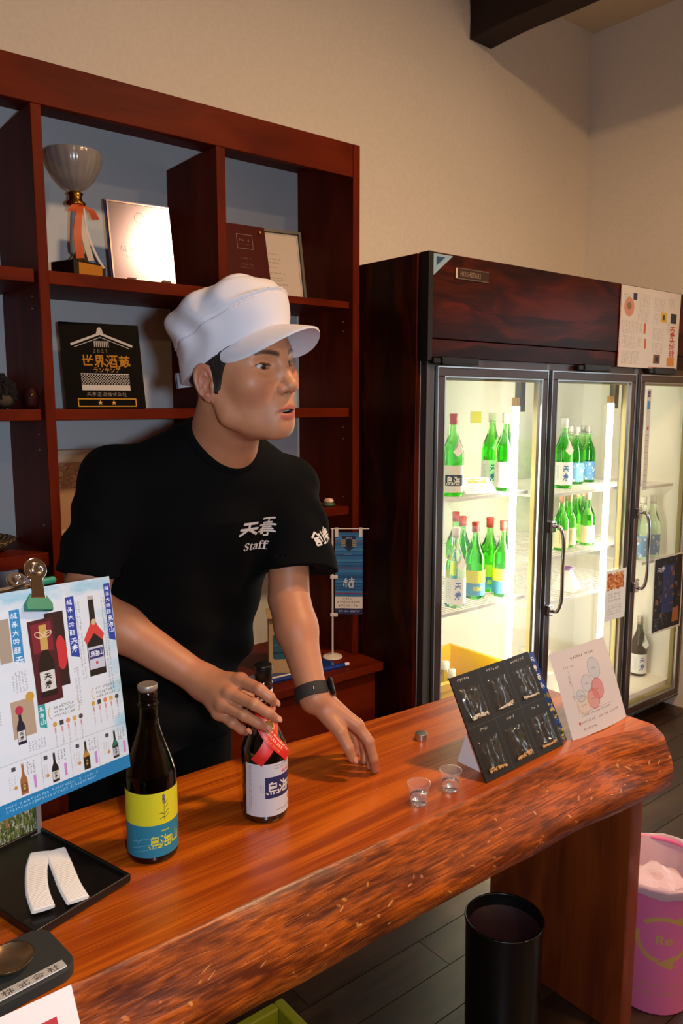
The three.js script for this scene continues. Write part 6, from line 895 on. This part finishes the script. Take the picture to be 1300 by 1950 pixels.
  const strap = new THREE.BufferGeometry(), sp = [], si = []; strapPts.forEach((q, i) => { for (const [o, h] of [[0, 0.012], [0, -0.014], [0.0025, -0.014], [0.0025, 0.012]]) { const r = V(q.x, 0, q.z).normalize().multiplyScalar(o); sp.push(q.x + r.x, q.y + h, q.z + r.z); } if (i) for (let k = 0; k < 4; k++) { const a = (i - 1) * 4 + k, b = (i - 1) * 4 + (k + 1) % 4; si.push(a, b, a + 4, b, b + 4, a + 4); } });
  strap.setAttribute('position', new THREE.Float32BufferAttribute(sp, 3)); strap.setIndex(si); part('adjuster_strap', toCreasedNormals(strap, 0.6).applyMatrix4(headM).applyMatrix4(toPerson), white, cap);

  // ---- T-shirt
  const sect = [[0.68, 0.700, -1.505, 0.19, 0.135], [0.80, 0.703, -1.50, 0.185, 0.13], [0.95, 0.732, -1.475, 0.19, 0.128], [1.10, 0.75, -1.42, 0.20, 0.13], [1.20, 0.745, -1.37, 0.192, 0.128], [1.28, 0.742, -1.335, 0.178, 0.112], [1.33, 0.742, -1.31, 0.125, 0.088], [1.375, 0.74, -1.29, 0.07, 0.06]];
  const secAt = (y) => { let i = 0; while (i < sect.length - 2 && y > sect[i + 1][0]) i++; const a = sect[i], b = sect[i + 1], t = clamp((y - a[0]) / (b[0] - a[0]), 0, 1); return [1, 2, 3, 4].map((k) => lerp(a[k], b[k], t)); };
  const slR = J.shR.clone().lerp(J.elR, 0.78), slL = J.shL.clone().lerp(J.elL, 0.76);
  const sR = cone(J.shR, J.elR, 0.058, 0.058), sL = cone(J.shL, J.elL.clone().add(V(0.026, 0, 0.012)), 0.060, 0.079), trR = cone(J.neck.clone().add(V(0, -0.02, -0.02)), J.shR, 0.056, 0.045), trL = cone(J.neck.clone().add(V(0, -0.02, -0.02)), J.shL, 0.05, 0.045);
  const aR = cone(J.shR, J.elR, 0.050, 0.047), aL = cone(J.shL, J.elL, 0.051, 0.048);
  const dirR = slR.clone().sub(J.shR).normalize(), dirL = slL.clone().sub(J.shL).normalize();
  const nW = J.neck, holeTop = V(0, -0.03, -0.02).applyMatrix4(headM), hole = cone(V(0.738, 1.366, -1.243), V(0.722, 1.47, -1.195), 0.064, 0.074);
  const rawShirt = (x, y, z) => {
    const [cx, cz, a, b] = secAt(y), q = Math.hypot((x - cx) / a, (z - cz) / b); let d = Math.max((q - 1) * Math.min(a, b) * 0.95, y - 1.375);
    d = smin(d, trR(x, y, z), 0.05); d = smin(d, trL(x, y, z), 0.05); const pr = (x - slR.x) * dirR.x + (y - slR.y) * dirR.y + (z - slR.z) * dirR.z, pl = (x - slL.x) * dirL.x + (y - slL.y) * dirL.y + (z - slL.z) * dirL.z;
    let a1 = smax(sR(x, y, z), pr, 0.006), a2 = smax(sL(x, y, z), pl, 0.006);
    if (pr > -0.03) a1 = Math.max(a1, -aR(x, y, z)); if (pl > -0.03) a2 = Math.max(a2, -aL(x, y, z));
    d = smin(d, a1, 0.03); d = smin(d, a2, 0.03);
    return d;
  };
  const folds = (x, y, z) => 0.006 * Math.sin((x - 0.7) * 38 + y * 16 + 2.2 * noise3(x * 5, y * 5, z * 5)) * sstep(1.28, 1.0, y) + 0.005 * Math.sin(y * 62 + x * 26 + 3 * noise3(x * 7, y * 7, 3)) * sstep(1.12, 0.86, y) + 0.006 * (noise3(x * 13, y * 13, z * 13) - 0.5) + 0.004 * Math.sin((x + y) * 75) * sstep(0.1, 0.02, Math.abs(y - 1.2)) * sstep(0.16, 0.24, Math.abs(x - 0.72));
  const shirtF = (x, y, z) => {
    let d = rawShirt(x, y, z) + folds(x, y, z);
    d = Math.max(d, -hole(x, y, z)); d = Math.max(d, 0.72 - y);
    return d;
  };
  const cloth = phys(0x050607, 0.9, { specularIntensity: 0.3 });
  const shirt = part('t_shirt', meshField(shirtF, [0.38, 0.70, -1.68], [1.08, 1.44, -1.15], 0.0052).applyMatrix4(toPerson), cloth, person, 'black crew-neck T-shirt with white print');
  // ribbed collar
  const rib = (x, y, z) => { const h = hole(x, y, z), s = rawShirt(x, y, z); return Math.hypot(Math.max(Math.abs(h - 0.004) - 0.006, 0), s - 0.0005) - 0.0042; };
  part('collar', meshField(rib, [0.58, 1.2, -1.5], [0.9, 1.46, -1.18], 0.003).applyMatrix4(toPerson), cloth, shirt);
  // white print laid on the cloth: every point is found on the shirt's surface
  function decal(name, center, right, up, w, h, draw, tw, th, label, field = shirtF) {
    const nrm = right.clone().cross(up).normalize(), G = 26, pos = [], uv = [], ix = [], hit = [];
    for (let j = 0; j <= G; j++) for (let i = 0; i <= G; i++) {
      const p = center.clone().add(right.clone().multiplyScalar((i / G - 0.5) * w)).add(up.clone().multiplyScalar((j / G - 0.5) * h)).add(nrm.clone().multiplyScalar(0.09));
      for (let k = 0; k < 220; k++) { const d = field(p.x, p.y, p.z) - 0.0012; if (d < 0.0003) break; p.addScaledVector(nrm, -clamp(d, 0.0003, 0.012) * 0.7); }
      hit.push(Math.abs(field(p.x, p.y, p.z)) < 0.01); pos.push(p.x, p.y, p.z); uv.push(i / G, j / G);
    }
    for (let j = 0; j < G; j++) for (let i = 0; i < G; i++) { const a = j * (G + 1) + i; if (hit[a] && hit[a + 1] && hit[a + G + 1] && hit[a + G + 2]) ix.push(a, a + 1, a + G + 1, a + 1, a + G + 2, a + G + 1); }
    const g = new THREE.BufferGeometry(); g.setAttribute('position', new THREE.Float32BufferAttribute(pos, 3)); g.setAttribute('uv', new THREE.Float32BufferAttribute(uv, 2)); g.setIndex(ix); g.computeVertexNormals(); g.applyMatrix4(toPerson);
    const alpha = canvasTex(tw, th, (c, W, H) => { c.fillStyle = '#000'; c.fillRect(0, 0, W, H); c.strokeStyle = c.fillStyle = '#fff'; draw(c, W, H); }, { srgb: false });
    part(name, g, std(0xd9d6d2, 0.7, 0, { alphaMap: alpha, transparent: true, side: THREE.DoubleSide }), shirt, label);
  }
  const chest = at(535, 1050, 1.43);
  decal('chest_print', chest, V(0.97, -0.07, 0.1).normalize(), V(0.08, 0.98, 0.16).normalize(), 0.09, 0.082, (c, W, H) => {
    kan(c, '天', 4, 12, 112, 0.14, 1.15); kan(c, '壽', 138, 0, 132, 0.08, 0.85); c.font = 'bold 66px serif'; c.fillText('Staff', 62, 208);
  }, 256, 234, 'white lettering on the chest');
  decal('sleeve_print', J.shL.clone().lerp(J.elL, 0.42).add(V(0.023, 0, 0.055)), V(0.92, 0.14, -0.37).normalize(), V(-0.13, 0.99, 0.05).normalize(), 0.062, 0.036, (c, W, H) => { kanRow(c, '創業', 4, 14, 88, { lw: 0.12 }); }, 200, 116, 'white lettering on the sleeve');
  // trousers and shoes
  const tr = []; for (const s of [-1, 1]) { const h = V(0.70 + s * 0.085, 0.82, -1.505), k = V(0.70 + s * 0.11, 0.43, -1.53), a = V(0.70 + s * 0.12, 0.075, -1.60); tr.push(cone(h, k, 0.095, 0.075), cone(k, a, 0.075, 0.062)); }
  const trF = (x, y, z) => { let d = 9; for (const q of tr) d = smin(d, q(x, y, z), 0.03); const q = Math.hypot((x - 0.7) / 0.18, (z + 1.507) / 0.122); d = smin(d, Math.max((q - 1) * 0.115, Math.abs(y - 0.84) - 0.1), 0.03); return Math.max(d + 0.005 * (noise3(x * 14, y * 14, z * 14) - 0.5), 0.055 - y, y - 0.94); };
  part('trousers', meshField(trF, [0.45, 0.03, -1.75], [0.95, 0.96, -1.35], 0.011).applyMatrix4(toPerson), phys(0x050506, 0.9, { specularIntensity: 0.3 }), person, 'black trousers');
  for (const s of [-1, 1]) { const a = V(0.70 + s * 0.12, 0.08, -1.6); const f = cone(a.clone().add(V(0, -0.03, -0.04)), a.clone().add(V(s * 0.02, -0.038, 0.14)), 0.046, 0.04); part('shoe', meshField((x, y, z) => Math.max(f(x, y, z), -y + 0.001), [a.x - 0.08, -0.01, a.z - 0.12], [a.x + 0.09, 0.12, a.z + 0.22], 0.008).applyMatrix4(toPerson), std(0x141212, 0.5), person); }
  // watch on the left wrist
  const ax = J.wrL.clone().sub(J.elL).normalize(), wc = J.wrL.clone().addScaledVector(ax, -0.006), side = toCam(wc).cross(ax).normalize().negate(), out = side.clone().cross(ax).normalize();
  const WM = new THREE.Matrix4().makeBasis(side, ax, side.clone().cross(ax)).setPosition(wc);
  const strapG = lathe([[0.0315, -0.0125], [0.0335, -0.0118], [0.0339, 0], [0.0335, 0.0118], [0.0315, 0.0125], [0.0311, 0], [0.0315, -0.0125]], 48);
  const watch = part('watch_strap', strapG.applyMatrix4(WM).applyMatrix4(toPerson), std(0x2a2725, 0.75), person, 'dark grey woven watch strap');
  const sgn = side.x > 0 ? 1 : -1;
  part('watch_case', bx(sgn > 0 ? 0.0322 : -0.0425, sgn > 0 ? 0.0425 : -0.0322, -0.018, 0.018, -0.019, 0.019, { r: 0.005 }).applyMatrix4(WM).applyMatrix4(toPerson), std(0x1d1d1f, 0.25, 0.6), watch);
  part('strap_pin', new THREE.SphereGeometry(0.0026, 10, 8).scale(0.7, 1.6, 0.7).applyMatrix4(WM.clone().multiply(new THREE.Matrix4().makeTranslation(-0.004, 0.001, 0.0342 * (side.clone().cross(ax).dot(toCam(wc)) > 0 ? 1 : -1)))).applyMatrix4(toPerson), MAT.steel, watch);
}
renderer.render(scene, camera);
